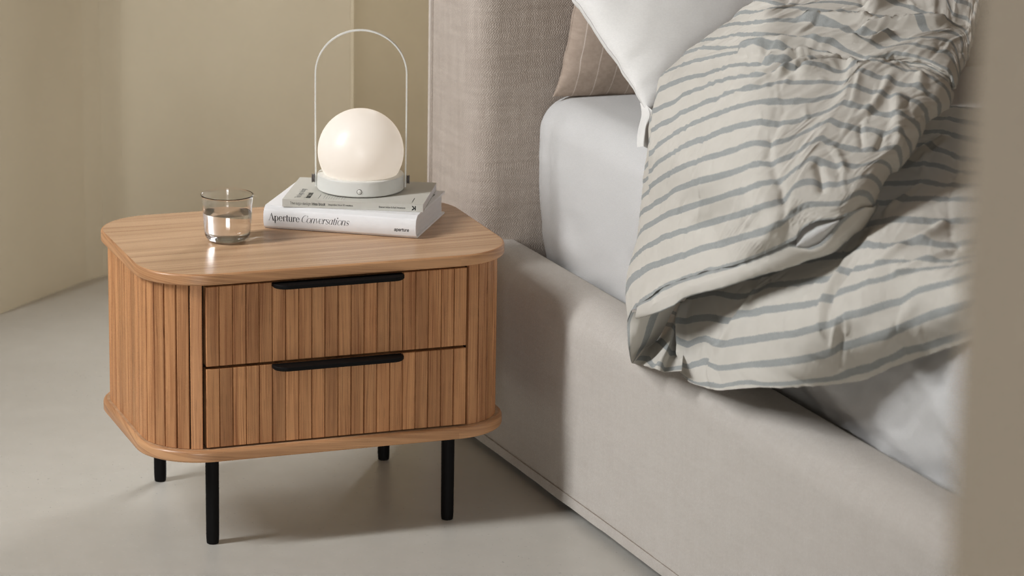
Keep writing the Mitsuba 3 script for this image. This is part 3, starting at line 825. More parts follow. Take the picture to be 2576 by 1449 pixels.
def pillow(key, label, corner, e1, e2, w, h, thick, bsdf, seed, pitch=None, wrinkle=0.004, pinch=0.045):
    """A pillow whose seam plane has its lower near corner at `corner`, width w along e1 and height h along e2 (bed coordinates)."""
    e1 = np.asarray(e1, float) / np.linalg.norm(e1)
    e2 = np.asarray(e2, float) - np.dot(e2, e1) * e1
    e2 /= np.linalg.norm(e2)
    e3 = np.cross(e1, e2)
    k = thing(key, label, 'pillow')
    n = 72
    u, v = np.meshgrid(np.linspace(-1, 1, n), np.linspace(-1, 1, n), indexing='ij')
    u, v = np.sin(u * np.pi / 2 * 0.999), np.sin(v * np.pi / 2 * 0.999)
    x = u * (1 - pinch * (1 - v ** 4) * np.abs(u) ** 3)
    y = v * (1 - pinch * 1.2 * (1 - u ** 4) * np.abs(v) ** 3)
    t = thick * np.clip((1 - u ** 2) * (1 - v ** 2), 0, 1) ** 0.42
    parts, uvs = [], []
    for sg in (1, -1):
        q = np.stack([x * 3, y * 3, 0 * x + seed + sg], -1)
        edge = np.clip((1 - np.maximum(np.abs(u), np.abs(v))) * 6, 0, 1)
        wv = (meshkit.fbm(q * 1.2, 4, seed) - 0.5) * 2 * wrinkle * edge
        gath = (meshkit.noise(np.stack([np.where(np.abs(u) > np.abs(v), v, u) * 11, 0 * u, 0 * u], -1), seed) - 0.5) * 0.006 * np.exp(-((1 - np.maximum(np.abs(u), np.abs(v))) * 7) ** 2)
        Q = np.asarray(corner) + ((x + 1) * w / 2)[..., None] * e1 + ((y + 1) * h / 2)[..., None] * e2 + (sg * (t + wv) + gath)[..., None] * e3
        m, uvv = grid(bed_to_world(Q), np.stack([(x + 1) * w / 2 / (pitch or 1), (y + 1) * h / 2], -1))
        parts.append(m if sg > 0 else (m[0], m[1][:, ::-1])); uvs.append(uvv)
    m = cat(parts)
    scene[k] = mikit.ply((m.vertices, m.faces), bsdf, smooth=True, uv=np.vstack(uvs))
    return k


pillow('pillow', 'taupe linen pillow with thin pale stripes, leaning on the headboard behind the white pillow', (-0.309, 0.114, 0.613), (0.0, 1, -0.15), (0.0, 0.15, 1), 0.68, 0.50, 0.075, 'taupe_linen', 21, pitch=0.030)
white = pillow('pillow', 'plain white pillow leaning in front of the taupe striped pillow', (0.030, 0.124, 0.652), (-0.15, 1, 0.2), (-0.170, -0.050, 0.147), 0.70, 0.38, 0.070, 'white_pillow', 33, wrinkle=0.005, pinch=0.03)
tip = np.array([[(-0.010, 0.132, 0.660), (0.055, 0.122, 0.662)], [(0.035, 0.114, 0.650), (0.086, 0.113, 0.650)], [(0.068, 0.094, 0.640), (0.093, 0.105, 0.640)], [(0.105, 0.074, 0.632), (0.120, 0.090, 0.632)], [(0.140, 0.058, 0.624), (0.154, 0.070, 0.624)]])
from scipy.interpolate import PchipInterpolator
tip = PchipInterpolator(range(5), tip, axis=0)(np.linspace(0, 4, 25))
mid = tip.mean(1, keepdims=True) + np.array([0.012, -0.004, 0.008]) * np.sin(np.linspace(0.4, 2.6, 25))[:, None, None]
tip = np.concatenate([tip[:, :1], mid, tip[:, 1:]], 1)
tip = np.stack([np.stack([np.interp(np.linspace(0, 2, 13), range(3), tip[i, :, k]) for k in range(3)], -1) for i in range(25)])
obj('case_corner', grid(bed_to_world(tip))[0], 'white_pillow', white, smooth=True)

# ------------------------------------------------------------------ the duvet
FLAP_NET = [[(722,-98,711),(701,-94,732),(685,-91,755),(669,-87,777),(661,-84,802),(681,-86,833),(753,-102,873),(836,-119,911),(887,-120,939),(907,-109,961),(944,-103,983),(996,-103,1006),(1044,-101,1028),(1088,-96,1047),(1124,-88,1063),(1156,-78,1078),(1192,-69,1092),(1232,-62,1107),(1277,-59,1123),(1325,-57,1143),(1377,-59,1165),(1432,-62,1187),(1483,-64,1209),(1524,-61,1228),(1555,-53,1244),(1579,-41,1259),(1599,-26,1275),(1604,-22,1291),(1610,-15,1305),(1617,-3,1315),(1624,9,1323),(1632,21,1330),(1641,35,1333),(1648,49,1335),(1655,64,1337),(1658,80,1341),(1654,99,1345),(1642,122,1347),(1620,151,1346),(1591,186,1342)],
 [(466,2,850),(516,-12,884),(554,-16,913),(600,-19,937),(646,-21,960),(704,-27,984),(770,-37,1010),(839,-48,1034),(904,-57,1057),(951,-58,1075),(981,-51,1088),(1003,-40,1100),(1024,-28,1111),(1051,-19,1123),(1088,-15,1137),(1137,-18,1154),(1200,-28,1176),(1276,-45,1201),(1356,-65,1228),(1433,-83,1253),(1496,-94,1275),(1538,-95,1290),(1562,-88,1304),(1573,-74,1315),(1580,-58,1323),(1580,-43,1337),(1582,-19,1351),(1584,-4,1360),(1589,11,1367),(1600,26,1370),(1611,40,1372),(1622,55,1373),(1632,70,1375),(1639,86,1376),(1637,103,1385),(1633,122,1394),(1627,144,1398),(1619,168,1392),(1608,188,1374),(1584,210,1350)],
 [(334,78,892),(381,69,923),(442,57,955),(501,48,986),(563,38,1014),(631,26,1042),(697,16,1068),(760,9,1090),(812,6,1110),(854,8,1126),(889,14,1141),(922,20,1155),(961,23,1170),(1016,19,1189),(1097,0,1214),(1191,-25,1244),(1287,-52,1274),(1375,-75,1302),(1444,-90,1325),(1490,-92,1342),(1514,-83,1354),(1526,-68,1360),(1531,-49,1365),(1533,-29,1373),(1528,-11,1385),(1520,7,1398),(1524,24,1405),(1531,40,1410),(1545,54,1412),(1559,67,1412),(1573,81,1413),(1585,95,1413),(1591,112,1417),(1593,131,1422),(1591,151,1428),(1590,171,1433),(1587,194,1434),(1582,216,1424),(1572,237,1406),(1555,253,1383)],
 [(273,128,949),(341,106,988),(409,88,1023),(484,72,1054),(550,61,1082),(617,49,1109),(683,38,1135),(749,29,1158),(806,23,1178),(861,18,1198),(916,13,1217),(975,5,1238),(1041,-5,1259),(1110,-19,1282),(1180,-33,1305),(1247,-45,1328),(1310,-55,1347),(1363,-61,1364),(1400,-60,1379),(1425,-52,1392),(1444,-40,1400),(1456,-25,1405),(1466,-9,1410),(1469,10,1418),(1468,29,1427),(1471,48,1434),(1459,79,1450),(1471,94,1452),(1488,106,1451),(1505,118,1449),(1521,130,1447),(1527,148,1451),(1535,164,1454),(1549,178,1454),(1553,197,1457),(1555,216,1460),(1550,240,1463),(1542,264,1457),(1531,288,1442),(1516,301,1419)],
 [(245,150,1018),(332,122,1059),(434,94,1095),(507,78,1127),(591,60,1157),(661,46,1188),(727,33,1218),(802,19,1244),(870,8,1268),(935,0,1290),(998,-8,1310),(1060,-15,1329),(1120,-22,1348),(1178,-28,1367),(1231,-32,1385),(1275,-33,1402),(1311,-29,1417),(1337,-21,1430),(1363,-11,1437),(1382,3,1441),(1390,21,1447),(1396,40,1454),(1400,60,1462),(1402,80,1470),(1403,101,1478),(1403,123,1486),(1403,146,1494),(1425,156,1489),(1442,170,1488),(1460,184,1486),(1478,198,1485),(1495,213,1485),(1506,230,1486),(1514,250,1488),(1519,270,1489),(1522,293,1490),(1519,318,1487),(1523,325,1468),(1519,327,1446),(1505,328,1422)],
 [(222,163,1071),(335,128,1116),(421,102,1156),(511,78,1193),(600,57,1228),(687,37,1261),(765,22,1289),(828,15,1313),(883,12,1334),(935,10,1354),(986,9,1372),(1039,7,1390),(1092,5,1408),(1145,2,1426),(1193,2,1443),(1231,5,1459),(1266,11,1471),(1295,22,1477),(1317,35,1479),(1332,53,1483),(1338,73,1490),(1340,95,1497),(1340,117,1506),(1342,139,1513),(1346,161,1520),(1352,182,1525),(1351,200,1531),(1373,209,1526),(1391,223,1524),(1406,238,1524),(1420,253,1523),(1435,268,1523),(1449,284,1523),(1467,297,1520),(1476,314,1520),(1477,336,1523),(1483,354,1516),(1484,370,1500),(1478,380,1478),(1469,384,1455)],
 [(220,167,1123),(364,121,1174),(443,94,1216),(529,71,1256),(611,55,1289),(677,47,1317),(726,46,1342),(777,46,1364),(828,47,1384),(877,48,1403),(926,49,1423),(979,47,1444),(1041,42,1463),(1096,41,1481),(1143,43,1496),(1182,50,1508),(1213,61,1515),(1237,75,1519),(1256,93,1522),(1273,111,1524),(1287,130,1528),(1290,154,1536),(1293,178,1543),(1298,201,1549),(1306,224,1553),(1308,248,1559),(1303,265,1565),(1322,277,1562),(1337,291,1561),(1352,305,1560),(1369,318,1558),(1388,329,1556),(1405,342,1555),(1419,357,1555),(1429,374,1556),(1441,388,1552),(1447,405,1544),(1448,420,1527),(1442,428,1506),(1430,433,1483)],
 [(254,156,1172),(375,114,1225),(441,92,1266),(491,83,1300),(547,80,1327),(597,80,1351),(639,84,1374),(687,86,1397),(741,86,1419),(798,84,1441),(857,81,1463),(916,78,1485),(970,77,1505),(1022,77,1522),(1067,82,1536),(1104,91,1547),(1134,104,1554),(1156,120,1558),(1175,139,1561),(1193,157,1564),(1208,178,1567),(1223,198,1570),(1232,221,1574),(1236,246,1580),(1240,271,1585),(1244,297,1591),(1240,318,1597),(1257,331,1595),(1273,345,1594),(1288,358,1593),(1305,371,1592),(1323,383,1590),(1341,395,1589),(1354,410,1589),(1365,426,1589),(1377,441,1587),(1390,454,1579),(1397,466,1565),(1397,475,1546),(1387,481,1524)],
 [(305,141,1260),(370,122,1300),(406,116,1332),(453,115,1357),(508,116,1377),(551,119,1399),(600,120,1422),(652,120,1445),(709,117,1467),(775,111,1488),(841,106,1508),(882,108,1530),(932,109,1547),(985,110,1560),(1025,117,1572),(1050,131,1582),(1065,150,1590),(1076,172,1596),(1092,191,1599),(1111,209,1600),(1129,227,1602),(1144,247,1604),(1159,267,1606),(1173,288,1608),(1190,306,1608),(1212,322,1606),(1180,365,1624),(1194,383,1624),(1213,398,1622),(1232,412,1620),(1249,428,1620),(1275,438,1615),(1295,451,1613),(1312,467,1612),(1324,485,1612),(1344,497,1606),(1359,510,1596),(1365,525,1580),(1366,534,1558),(1362,533,1535)],
 [(258,169,1316),(300,159,1351),(352,153,1381),(413,151,1404),(461,153,1424),(488,161,1446),(535,164,1466),(595,161,1487),(667,153,1508),(725,150,1530),(781,148,1550),(839,146,1567),(899,144,1581),(947,148,1593),(987,155,1602),(1014,170,1607),(1031,189,1611),(1045,210,1614),(1059,231,1618),(1076,250,1620),(1092,270,1622),(1104,291,1625),(1119,311,1627),(1138,330,1626),(1150,351,1628),(1155,376,1632),(1146,432,1646),(1161,449,1646),(1177,465,1645),(1194,481,1644),(1215,495,1642),(1237,507,1639),(1249,525,1641),(1270,537,1638),(1293,548,1632),(1313,557,1623),(1323,572,1610),(1326,587,1591),(1328,593,1570),(1326,589,1548)],
 [(192,215,1378),(237,206,1411),(304,200,1436),(352,202,1455),(392,209,1472),(444,210,1489),(509,206,1508),(577,199,1528),(644,192,1548),(703,189,1566),(758,187,1584),(817,184,1600),(873,182,1612),(921,185,1621),(956,194,1626),(979,210,1628),(993,230,1631),(1006,250,1634),(1024,268,1635),(1046,283,1635),(1070,297,1634),(1085,316,1631),(1092,340,1631),(1096,365,1631),(1099,391,1631),(1109,413,1633),(1111,462,1643),(1124,480,1643),(1137,498,1643),(1152,515,1643),(1170,529,1642),(1190,543,1641),(1206,559,1641),(1225,572,1638),(1246,583,1632),(1262,596,1624),(1269,614,1612),(1274,626,1594),(1278,628,1573),(1277,624,1552)],
 [(116,269,1429),(173,263,1455),(224,264,1475),(261,272,1490),(306,276,1506),(363,275,1524),(426,270,1543),(491,264,1562),(563,254,1581),(637,243,1599),(710,233,1616),(777,225,1631),(834,222,1643),(874,228,1651),(898,242,1654),(914,261,1655),(934,277,1654),(956,291,1654),(983,303,1653),(1009,315,1651),(1029,331,1651),(1042,351,1649),(1055,370,1646),(1070,388,1642),(1083,407,1638),(1099,424,1638),(1106,470,1645),(1115,489,1647),(1126,508,1648),(1139,525,1648),(1155,541,1648),(1173,555,1647),(1189,571,1647),(1206,585,1645),(1225,597,1640),(1241,610,1632),(1249,628,1621),(1253,642,1605),(1258,643,1584),(1258,639,1563)],
 [(81,361,1485),(156,347,1510),(239,331,1533),(314,319,1552),(393,306,1568),(476,289,1584),(558,274,1600),(635,260,1616),(708,247,1632),(769,241,1648),(818,240,1659),(850,248,1665),(864,265,1667),(876,284,1667),(893,300,1668),(913,315,1668),(937,326,1667),(954,342,1669),(970,358,1670),(983,376,1671),(996,394,1672),(1018,406,1670),(1043,416,1666),(1070,425,1662),(1096,434,1658),(1122,443,1654),(1124,470,1658),(1126,492,1662),(1129,514,1666),(1143,530,1666),(1159,545,1666),(1175,560,1666),(1193,573,1664),(1213,584,1661),(1233,595,1655),(1248,608,1648),(1257,624,1638),(1264,635,1622),(1270,636,1602),(1271,633,1582)],
 [(133,395,1535),(238,368,1561),(333,345,1583),(411,331,1601),(477,322,1618),(550,310,1636),(637,290,1653),(724,269,1668),(785,263,1678),(815,271,1681),(830,288,1681),(840,307,1681),(857,323,1681),(876,337,1681),(891,354,1683),(907,370,1684),(927,384,1684),(950,395,1682),(973,406,1679),(990,421,1679),(1005,438,1679),(1018,455,1679),(1033,471,1679),(1049,487,1679),(1065,502,1678),(1092,510,1673),(1106,529,1674),(1109,549,1677),(1113,570,1680),(1125,585,1681),(1142,598,1681),(1155,614,1680),(1164,631,1679),(1170,651,1677),(1173,672,1673),(1191,678,1663),(1214,674,1648),(1232,666,1632),(1242,659,1614),(1244,654,1595)],
 [(208,427,1591),(303,403,1617),(402,378,1639),(505,351,1660),(606,325,1679),(686,308,1696),(732,310,1706),(748,326,1711),(757,346,1711),(767,366,1710),(780,384,1710),(792,404,1712),(807,421,1713),(830,433,1712),(851,447,1711),(870,461,1710),(895,472,1707),(924,480,1703),(956,483,1697),(967,502,1698),(985,517,1697),(1002,533,1697),(1016,550,1697),(1020,572,1699),(1052,576,1693),(1087,577,1687),(1095,598,1690),(1098,614,1692),(1101,631,1695),(1107,646,1696),(1112,662,1697),(1114,680,1696),(1118,696,1693),(1126,709,1688),(1145,711,1679),(1169,705,1668),(1190,696,1656),(1204,688,1642),(1211,683,1627),(1209,681,1611)],
 [(218,465,1625),(304,445,1653),(451,397,1682),(592,351,1711),(664,340,1728),(677,360,1733),(674,389,1732),(677,414,1732),(691,434,1734),(717,447,1733),(741,461,1733),(762,477,1733),(780,494,1733),(797,512,1733),(813,530,1733),(831,547,1733),(852,563,1731),(872,578,1730),(889,596,1730),(904,615,1730),(920,633,1729),(938,650,1729),(960,663,1728),(989,672,1724),(1029,672,1717),(1070,667,1707),(1069,691,1710),(1068,705,1710),(1067,720,1710),(1066,735,1709),(1069,748,1706),(1077,756,1702),(1090,759,1695),(1109,754,1687),(1130,743,1679),(1150,732,1671),(1167,723,1662),(1176,716,1651),(1176,714,1639),(1169,717,1626)],
 [(394,442,1703),(551,386,1738),(618,377,1744),(639,392,1740),(655,409,1735),(666,429,1736),(674,451,1739),(685,471,1743),(691,493,1748),(700,515,1751),(714,534,1752),(729,552,1752),(748,568,1751),(767,584,1750),(787,600,1749),(806,615,1748),(817,635,1749),(827,656,1751),(836,678,1752),(854,694,1752),(875,708,1751),(904,717,1748),(933,726,1744),(959,736,1740),(986,744,1734),(1011,754,1727),(1022,763,1722),(1026,773,1719),(1029,783,1717),(1033,792,1714),(1041,798,1709),(1055,797,1703),(1072,792,1697),(1089,785,1690),(1106,776,1683),(1124,766,1676),(1138,757,1669),(1144,752,1660),(1142,752,1649),(1132,756,1636)],
 [(397,459,1735),(480,439,1754),(538,434,1759),(565,445,1756),(583,459,1753),(599,477,1755),(612,494,1758),(622,514,1762),(627,536,1766),(634,557,1769),(648,575,1770),(662,593,1770),(681,608,1770),(699,624,1769),(716,640,1769),(733,656,1768),(746,674,1769),(757,693,1769),(768,713,1770),(779,732,1771),(792,750,1772),(806,767,1773),(819,786,1774),(830,805,1775),(837,826,1775),(840,850,1775),(960,809,1739),(964,819,1737),(967,829,1734),(971,838,1731),(980,844,1727),(995,842,1721),(1013,836,1714),(1031,828,1708),(1050,819,1701),(1069,808,1694),(1084,798,1687),(1091,793,1678),(1090,792,1668),(1081,796,1655)],
 [(327,513,1760),(391,502,1776),(450,496,1780),(487,500,1779),(509,513,1777),(524,530,1779),(535,549,1782),(542,569,1785),(546,591,1790),(555,611,1792),(568,629,1793),(583,646,1793),(601,660,1792),(619,676,1792),(635,691,1791),(652,707,1791),(665,725,1791),(676,743,1792),(687,762,1793),(699,780,1794),(712,798,1795),(725,816,1796),(736,834,1797),(746,853,1797),(753,875,1797),(756,898,1797),(880,866,1761),(884,875,1758),(888,885,1756),(892,894,1753),(902,900,1749),(918,897,1743),(937,890,1736),(957,882,1730),(977,871,1723),(997,860,1717),(1014,849,1710),(1022,843,1701),(1023,841,1691),(1015,844,1679)],
 [(251,570,1791),(306,564,1805),(361,558,1808),(399,561,1806),(422,573,1805),(436,590,1807),(446,609,1810),(452,629,1814),(456,651,1818),(465,670,1820),(478,687,1821),(492,704,1821),(510,719,1820),(527,734,1819),(543,749,1819),(559,764,1818),(572,782,1818),(583,800,1819),(593,819,1820),(605,836,1821),(618,854,1822),(630,871,1823),(642,889,1824),(651,908,1824),(658,929,1824),(661,951,1824),(785,931,1786),(789,941,1784),(794,950,1781),(799,959,1779),(810,963,1775),(827,960,1769),(847,953,1762),(868,944,1756),(889,933,1749),(911,921,1743),(928,909,1735),(938,902,1727),(940,900,1717),(934,902,1705)],
 [(178,626,1827),(230,620,1840),(281,616,1841),(316,620,1839),(336,633,1839),(350,649,1840),(358,669,1843),(363,689,1847),(366,711,1851),(376,729,1853),(388,746,1853),(401,763,1853),(418,777,1852),(434,793,1851),(449,808,1850),(464,823,1849),(476,841,1850),(486,859,1850),(496,877,1851),(507,895,1852),(519,912,1853),(532,929,1854),(543,946,1855),(553,964,1855),(561,984,1856),(564,1006,1855),(681,1001,1815),(686,1011,1812),(692,1020,1810),(698,1028,1807),(710,1032,1803),(728,1028,1797),(749,1021,1791),(770,1011,1784),(792,1000,1778),(814,987,1771),(832,976,1764),(842,968,1755),(845,965,1745),(840,967,1734)]]
UNDER_NET = [[(855,1,700),(938,-19,696),(1041,-36,713),(1137,-52,728),(1226,-62,747),(1301,-65,771),(1368,-65,793),(1431,-62,813),(1487,-57,830),(1536,-49,842),(1578,-36,852),(1612,-20,863),(1638,0,870),(1659,23,875),(1677,48,880),(1699,70,886),(1726,88,896),(1756,106,906),(1790,118,926),(1833,124,949),(1882,127,975),(1927,131,999),(1969,138,1019),(2014,144,1040),(2063,146,1063),(2116,146,1087),(2177,140,1113),(2256,122,1147),(2333,105,1180),(2401,93,1211),(2458,87,1237),(2503,88,1259),(2540,95,1277),(2567,108,1293),(2584,126,1305),(2591,151,1314),(2588,183,1320),(2577,220,1324)],
 [(868,-2,697),(966,-23,705),(1067,-40,721),(1158,-50,748),(1240,-59,765),(1311,-61,791),(1377,-61,815),(1441,-60,833),(1497,-56,842),(1546,-47,855),(1587,-35,867),(1621,-19,878),(1648,0,888),(1671,21,896),(1692,43,903),(1720,60,917),(1757,70,938),(1793,82,955),(1829,95,971),(1879,96,997),(1925,99,1022),(1963,108,1043),(2000,118,1061),(2042,125,1080),(2090,128,1100),(2145,127,1123),(2210,119,1149),(2283,105,1179),(2351,94,1208),(2407,89,1233),(2453,90,1254),(2489,98,1273),(2515,111,1288),(2532,130,1300),(2538,155,1309),(2534,187,1314),(2522,225,1317),(2503,267,1319)],
 [(817,15,715),(905,-3,726),(999,-14,760),(1083,-21,793),(1153,-35,795),(1242,-44,818),(1322,-50,844),(1395,-53,869),(1464,-54,890),(1526,-52,909),(1581,-47,927),(1629,-39,943),(1670,-27,958),(1707,-14,973),(1746,-3,991),(1789,5,1013),(1838,10,1036),(1889,13,1058),(1942,15,1081),(1980,24,1101),(2001,43,1115),(2023,62,1130),(2056,74,1148),(2101,78,1170),(2158,75,1196),(2224,67,1223),(2287,60,1248),(2327,66,1267),(2351,82,1281),(2367,103,1292),(2377,128,1302),(2380,156,1309),(2376,190,1314),(2361,230,1315),(2339,275,1315),(2311,324,1313),(2283,374,1310),(2260,420,1310)],
 [(780,42,781),(844,24,775),(930,15,811),(1020,5,840),(1116,-11,853),(1207,-22,878),(1289,-30,907),(1368,-36,933),(1443,-41,958),(1513,-44,981),(1579,-44,1003),(1638,-42,1022),(1690,-37,1043),(1738,-31,1063),(1785,-25,1083),(1832,-19,1104),(1870,-11,1129),(1912,-2,1145),(1944,12,1159),(1965,31,1172),(1984,52,1184),(2014,67,1197),(2049,75,1219),(2088,79,1245),(2140,80,1266),(2187,83,1284),(2225,93,1299),(2240,115,1310),(2240,145,1317),(2234,180,1322),(2222,218,1325),(2206,259,1327),(2187,303,1326),(2163,350,1325),(2137,399,1322),(2112,447,1320),(2093,492,1320),(2083,531,1323)],
 [(737,62,802),(785,63,832),(881,51,862),(979,37,889),(1082,20,912),(1180,5,935),(1223,8,966),(1302,2,991),(1377,-4,1016),(1448,-8,1040),(1517,-11,1062),(1583,-13,1083),(1643,-12,1101),(1694,-7,1120),(1740,-1,1140),(1773,9,1162),(1810,19,1181),(1843,31,1199),(1874,44,1216),(1903,59,1229),(1929,76,1242),(1962,88,1257),(2002,97,1272),(2043,105,1286),(2081,115,1298),(2112,128,1308),(2133,148,1316),(2141,174,1322),(2139,207,1326),(2133,242,1329),(2123,280,1331),(2109,320,1331),(2091,363,1330),(2071,408,1329),(2051,453,1327),(2033,497,1326),(2020,537,1327),(2016,573,1330)],
 [(636,123,856),(722,115,885),(811,105,914),(904,93,941),(1013,71,963),(1111,55,986),(1191,48,1010),(1237,53,1036),(1277,61,1060),(1345,59,1081),(1418,53,1101),(1483,51,1119),(1539,54,1138),(1604,52,1156),(1658,53,1175),(1689,64,1195),(1744,65,1215),(1802,64,1234),(1852,67,1252),(1890,76,1268),(1919,90,1281),(1954,102,1287),(1994,111,1291),(2027,123,1301),(2056,138,1309),(2081,155,1315),(2097,177,1321),(2097,208,1325),(2093,240,1329),(2087,275,1331),(2076,313,1333),(2062,353,1333),(2045,395,1332),(2026,438,1331),(2007,482,1330),(1991,524,1330),(1981,562,1331),(1978,596,1334)],
 [(649,148,900),(738,138,926),(825,128,953),(910,118,978),(993,109,1002),(1073,102,1026),(1148,96,1048),(1203,99,1070),(1253,104,1090),(1287,116,1110),(1318,129,1128),(1361,138,1145),(1408,144,1163),(1465,145,1181),(1535,138,1201),(1624,121,1224),(1646,132,1246),(1704,128,1270),(1787,112,1291),(1837,115,1302),(1872,127,1309),(1889,148,1317),(1903,170,1323),(1924,189,1326),(1957,200,1325),(1976,220,1325),(1985,246,1327),(1988,275,1331),(1991,305,1334),(1989,337,1336),(1984,371,1338),(1975,408,1338),(1964,446,1337),(1952,485,1336),(1940,524,1335),(1932,561,1335),(1929,595,1337),(1932,625,1340)],
 [(752,163,966),(819,160,990),(883,159,1013),(943,159,1034),(1000,160,1055),(1046,166,1074),(1084,175,1093),(1119,186,1110),(1150,199,1126),(1179,213,1142),(1208,226,1157),(1238,240,1172),(1273,250,1188),(1321,253,1208),(1381,249,1231),(1449,241,1254),(1516,233,1275),(1567,234,1293),(1606,241,1306),(1645,249,1318),(1694,251,1328),(1734,258,1336),(1760,273,1340),(1778,293,1341),(1789,317,1342),(1798,342,1343),(1808,366,1344),(1819,390,1346),(1828,414,1347),(1836,440,1347),(1840,468,1347),(1838,500,1347),(1835,533,1346),(1832,565,1346),(1831,596,1346),(1833,625,1347),(1839,652,1349),(1850,676,1352)],
 [(804,203,1028),(845,210,1047),(883,219,1066),(917,230,1084),(947,242,1100),(960,261,1116),(971,281,1130),(982,301,1145),(1004,318,1159),(1027,333,1174),(1054,346,1190),(1084,357,1206),(1123,364,1224),(1179,363,1241),(1233,362,1258),(1284,362,1274),(1337,362,1288),(1392,361,1300),(1434,366,1312),(1459,380,1322),(1495,388,1333),(1533,396,1342),(1564,407,1349),(1593,419,1354),(1618,434,1358),(1638,451,1360),(1654,471,1361),(1668,493,1362),(1679,515,1362),(1689,539,1362),(1696,564,1361),(1700,591,1360),(1705,618,1360),(1710,644,1359),(1718,669,1360),(1730,692,1361),(1744,712,1363),(1761,731,1366)],
 [(793,275,1082),(814,290,1098),(832,306,1113),(849,323,1127),(863,341,1141),(875,360,1155),(888,378,1169),(902,396,1183),(917,413,1198),(933,429,1212),(966,438,1227),(1006,444,1241),(1044,451,1255),(1078,460,1268),(1116,467,1280),(1154,474,1291),(1190,482,1302),(1231,487,1312),(1281,486,1325),(1334,484,1336),(1372,490,1347),(1418,490,1356),(1470,487,1362),(1510,491,1366),(1531,507,1370),(1546,525,1372),(1558,546,1373),(1568,569,1374),(1576,592,1374),(1583,616,1374),(1587,642,1374),(1591,667,1375),(1596,693,1375),(1602,717,1376),(1611,739,1377),(1623,761,1379),(1636,780,1382),(1652,798,1385)],
 [(588,437,1139),(618,447,1152),(649,457,1165),(679,468,1177),(710,478,1190),(740,487,1202),(771,497,1215),(803,506,1228),(834,515,1240),(868,522,1253),(901,530,1264),(933,539,1276),(963,549,1286),(992,559,1297),(1028,565,1307),(1067,569,1318),(1107,573,1329),(1149,575,1340),(1191,578,1351),(1230,582,1362),(1276,581,1370),(1328,576,1376),(1379,571,1380),(1423,570,1381),(1444,584,1383),(1462,600,1384),(1477,617,1385),(1490,635,1385),(1502,654,1384),(1510,675,1384),(1516,699,1385),(1521,721,1386),(1528,744,1386),(1537,765,1388),(1547,785,1390),(1559,804,1392),(1572,822,1395),(1588,838,1398)],
 [(572,514,1184),(598,525,1195),(624,535,1207),(650,546,1219),(676,557,1231),(701,568,1242),(726,578,1254),(750,590,1265),(775,600,1276),(804,609,1287),(832,618,1297),(860,627,1307),(889,636,1318),(918,644,1329),(948,652,1339),(976,661,1350),(1002,670,1361),(1033,677,1371),(1088,670,1378),(1145,661,1383),(1200,653,1388),(1250,647,1391),(1299,641,1392),(1334,644,1394),(1355,657,1395),(1373,671,1396),(1389,686,1396),(1404,702,1397),(1418,719,1396),(1425,739,1397),(1432,760,1398),(1441,779,1400),(1450,799,1401),(1460,817,1403),(1472,835,1405),(1485,852,1407),(1500,868,1410),(1516,882,1413)],
 [(556,592,1228),(579,602,1239),(602,612,1249),(624,623,1260),(646,634,1270),(668,644,1280),(689,655,1291),(710,666,1301),(734,676,1311),(759,684,1320),(785,693,1330),(810,702,1340),(835,710,1350),(861,719,1360),(885,727,1370),(915,734,1379),(945,739,1387),(974,746,1394),(1005,751,1401),(1049,749,1405),(1093,745,1408),(1134,744,1410),(1164,749,1412),(1190,757,1414),(1212,766,1415),(1233,777,1416),(1252,789,1416),(1272,800,1417),(1284,816,1418),(1295,832,1420),(1307,849,1421),(1319,865,1423),(1331,880,1425),(1344,896,1427),(1358,910,1429),(1373,924,1432),(1389,938,1434),(1406,950,1437)],
 [(496,670,1264),(519,679,1274),(542,689,1283),(564,698,1293),(586,708,1302),(608,717,1312),(630,727,1321),(652,736,1331),(676,745,1340),(700,753,1350),(725,761,1359),(749,769,1368),(772,777,1377),(795,786,1385),(816,795,1394),(836,805,1402),(864,812,1409),(890,819,1415),(920,824,1420),(959,823,1423),(996,823,1426),(1026,827,1428),(1053,834,1431),(1077,841,1432),(1100,850,1434),(1121,859,1435),(1142,869,1436),(1160,880,1437),(1174,894,1439),(1188,908,1440),(1202,921,1442),(1216,935,1444),(1231,948,1446),(1246,961,1448),(1261,973,1451),(1278,985,1453),(1295,997,1456),(1312,1008,1459)],
 [(438,747,1301),(461,756,1310),(483,764,1319),(506,773,1327),(528,781,1336),(551,789,1345),(573,797,1354),(595,805,1362),(617,814,1371),(641,821,1379),(665,828,1387),(689,836,1395),(711,844,1402),(732,852,1410),(752,861,1417),(773,870,1423),(798,877,1429),(821,885,1434),(843,893,1439),(870,898,1443),(897,903,1446),(923,909,1448),(947,916,1450),(971,923,1452),(993,930,1454),(1014,938,1455),(1035,947,1457),(1051,958,1459),(1067,970,1461),(1083,981,1463),(1099,993,1465),(1115,1004,1467),(1131,1015,1469),(1148,1025,1471),(1165,1036,1473),(1182,1046,1476),(1200,1056,1478),(1219,1065,1481)]]
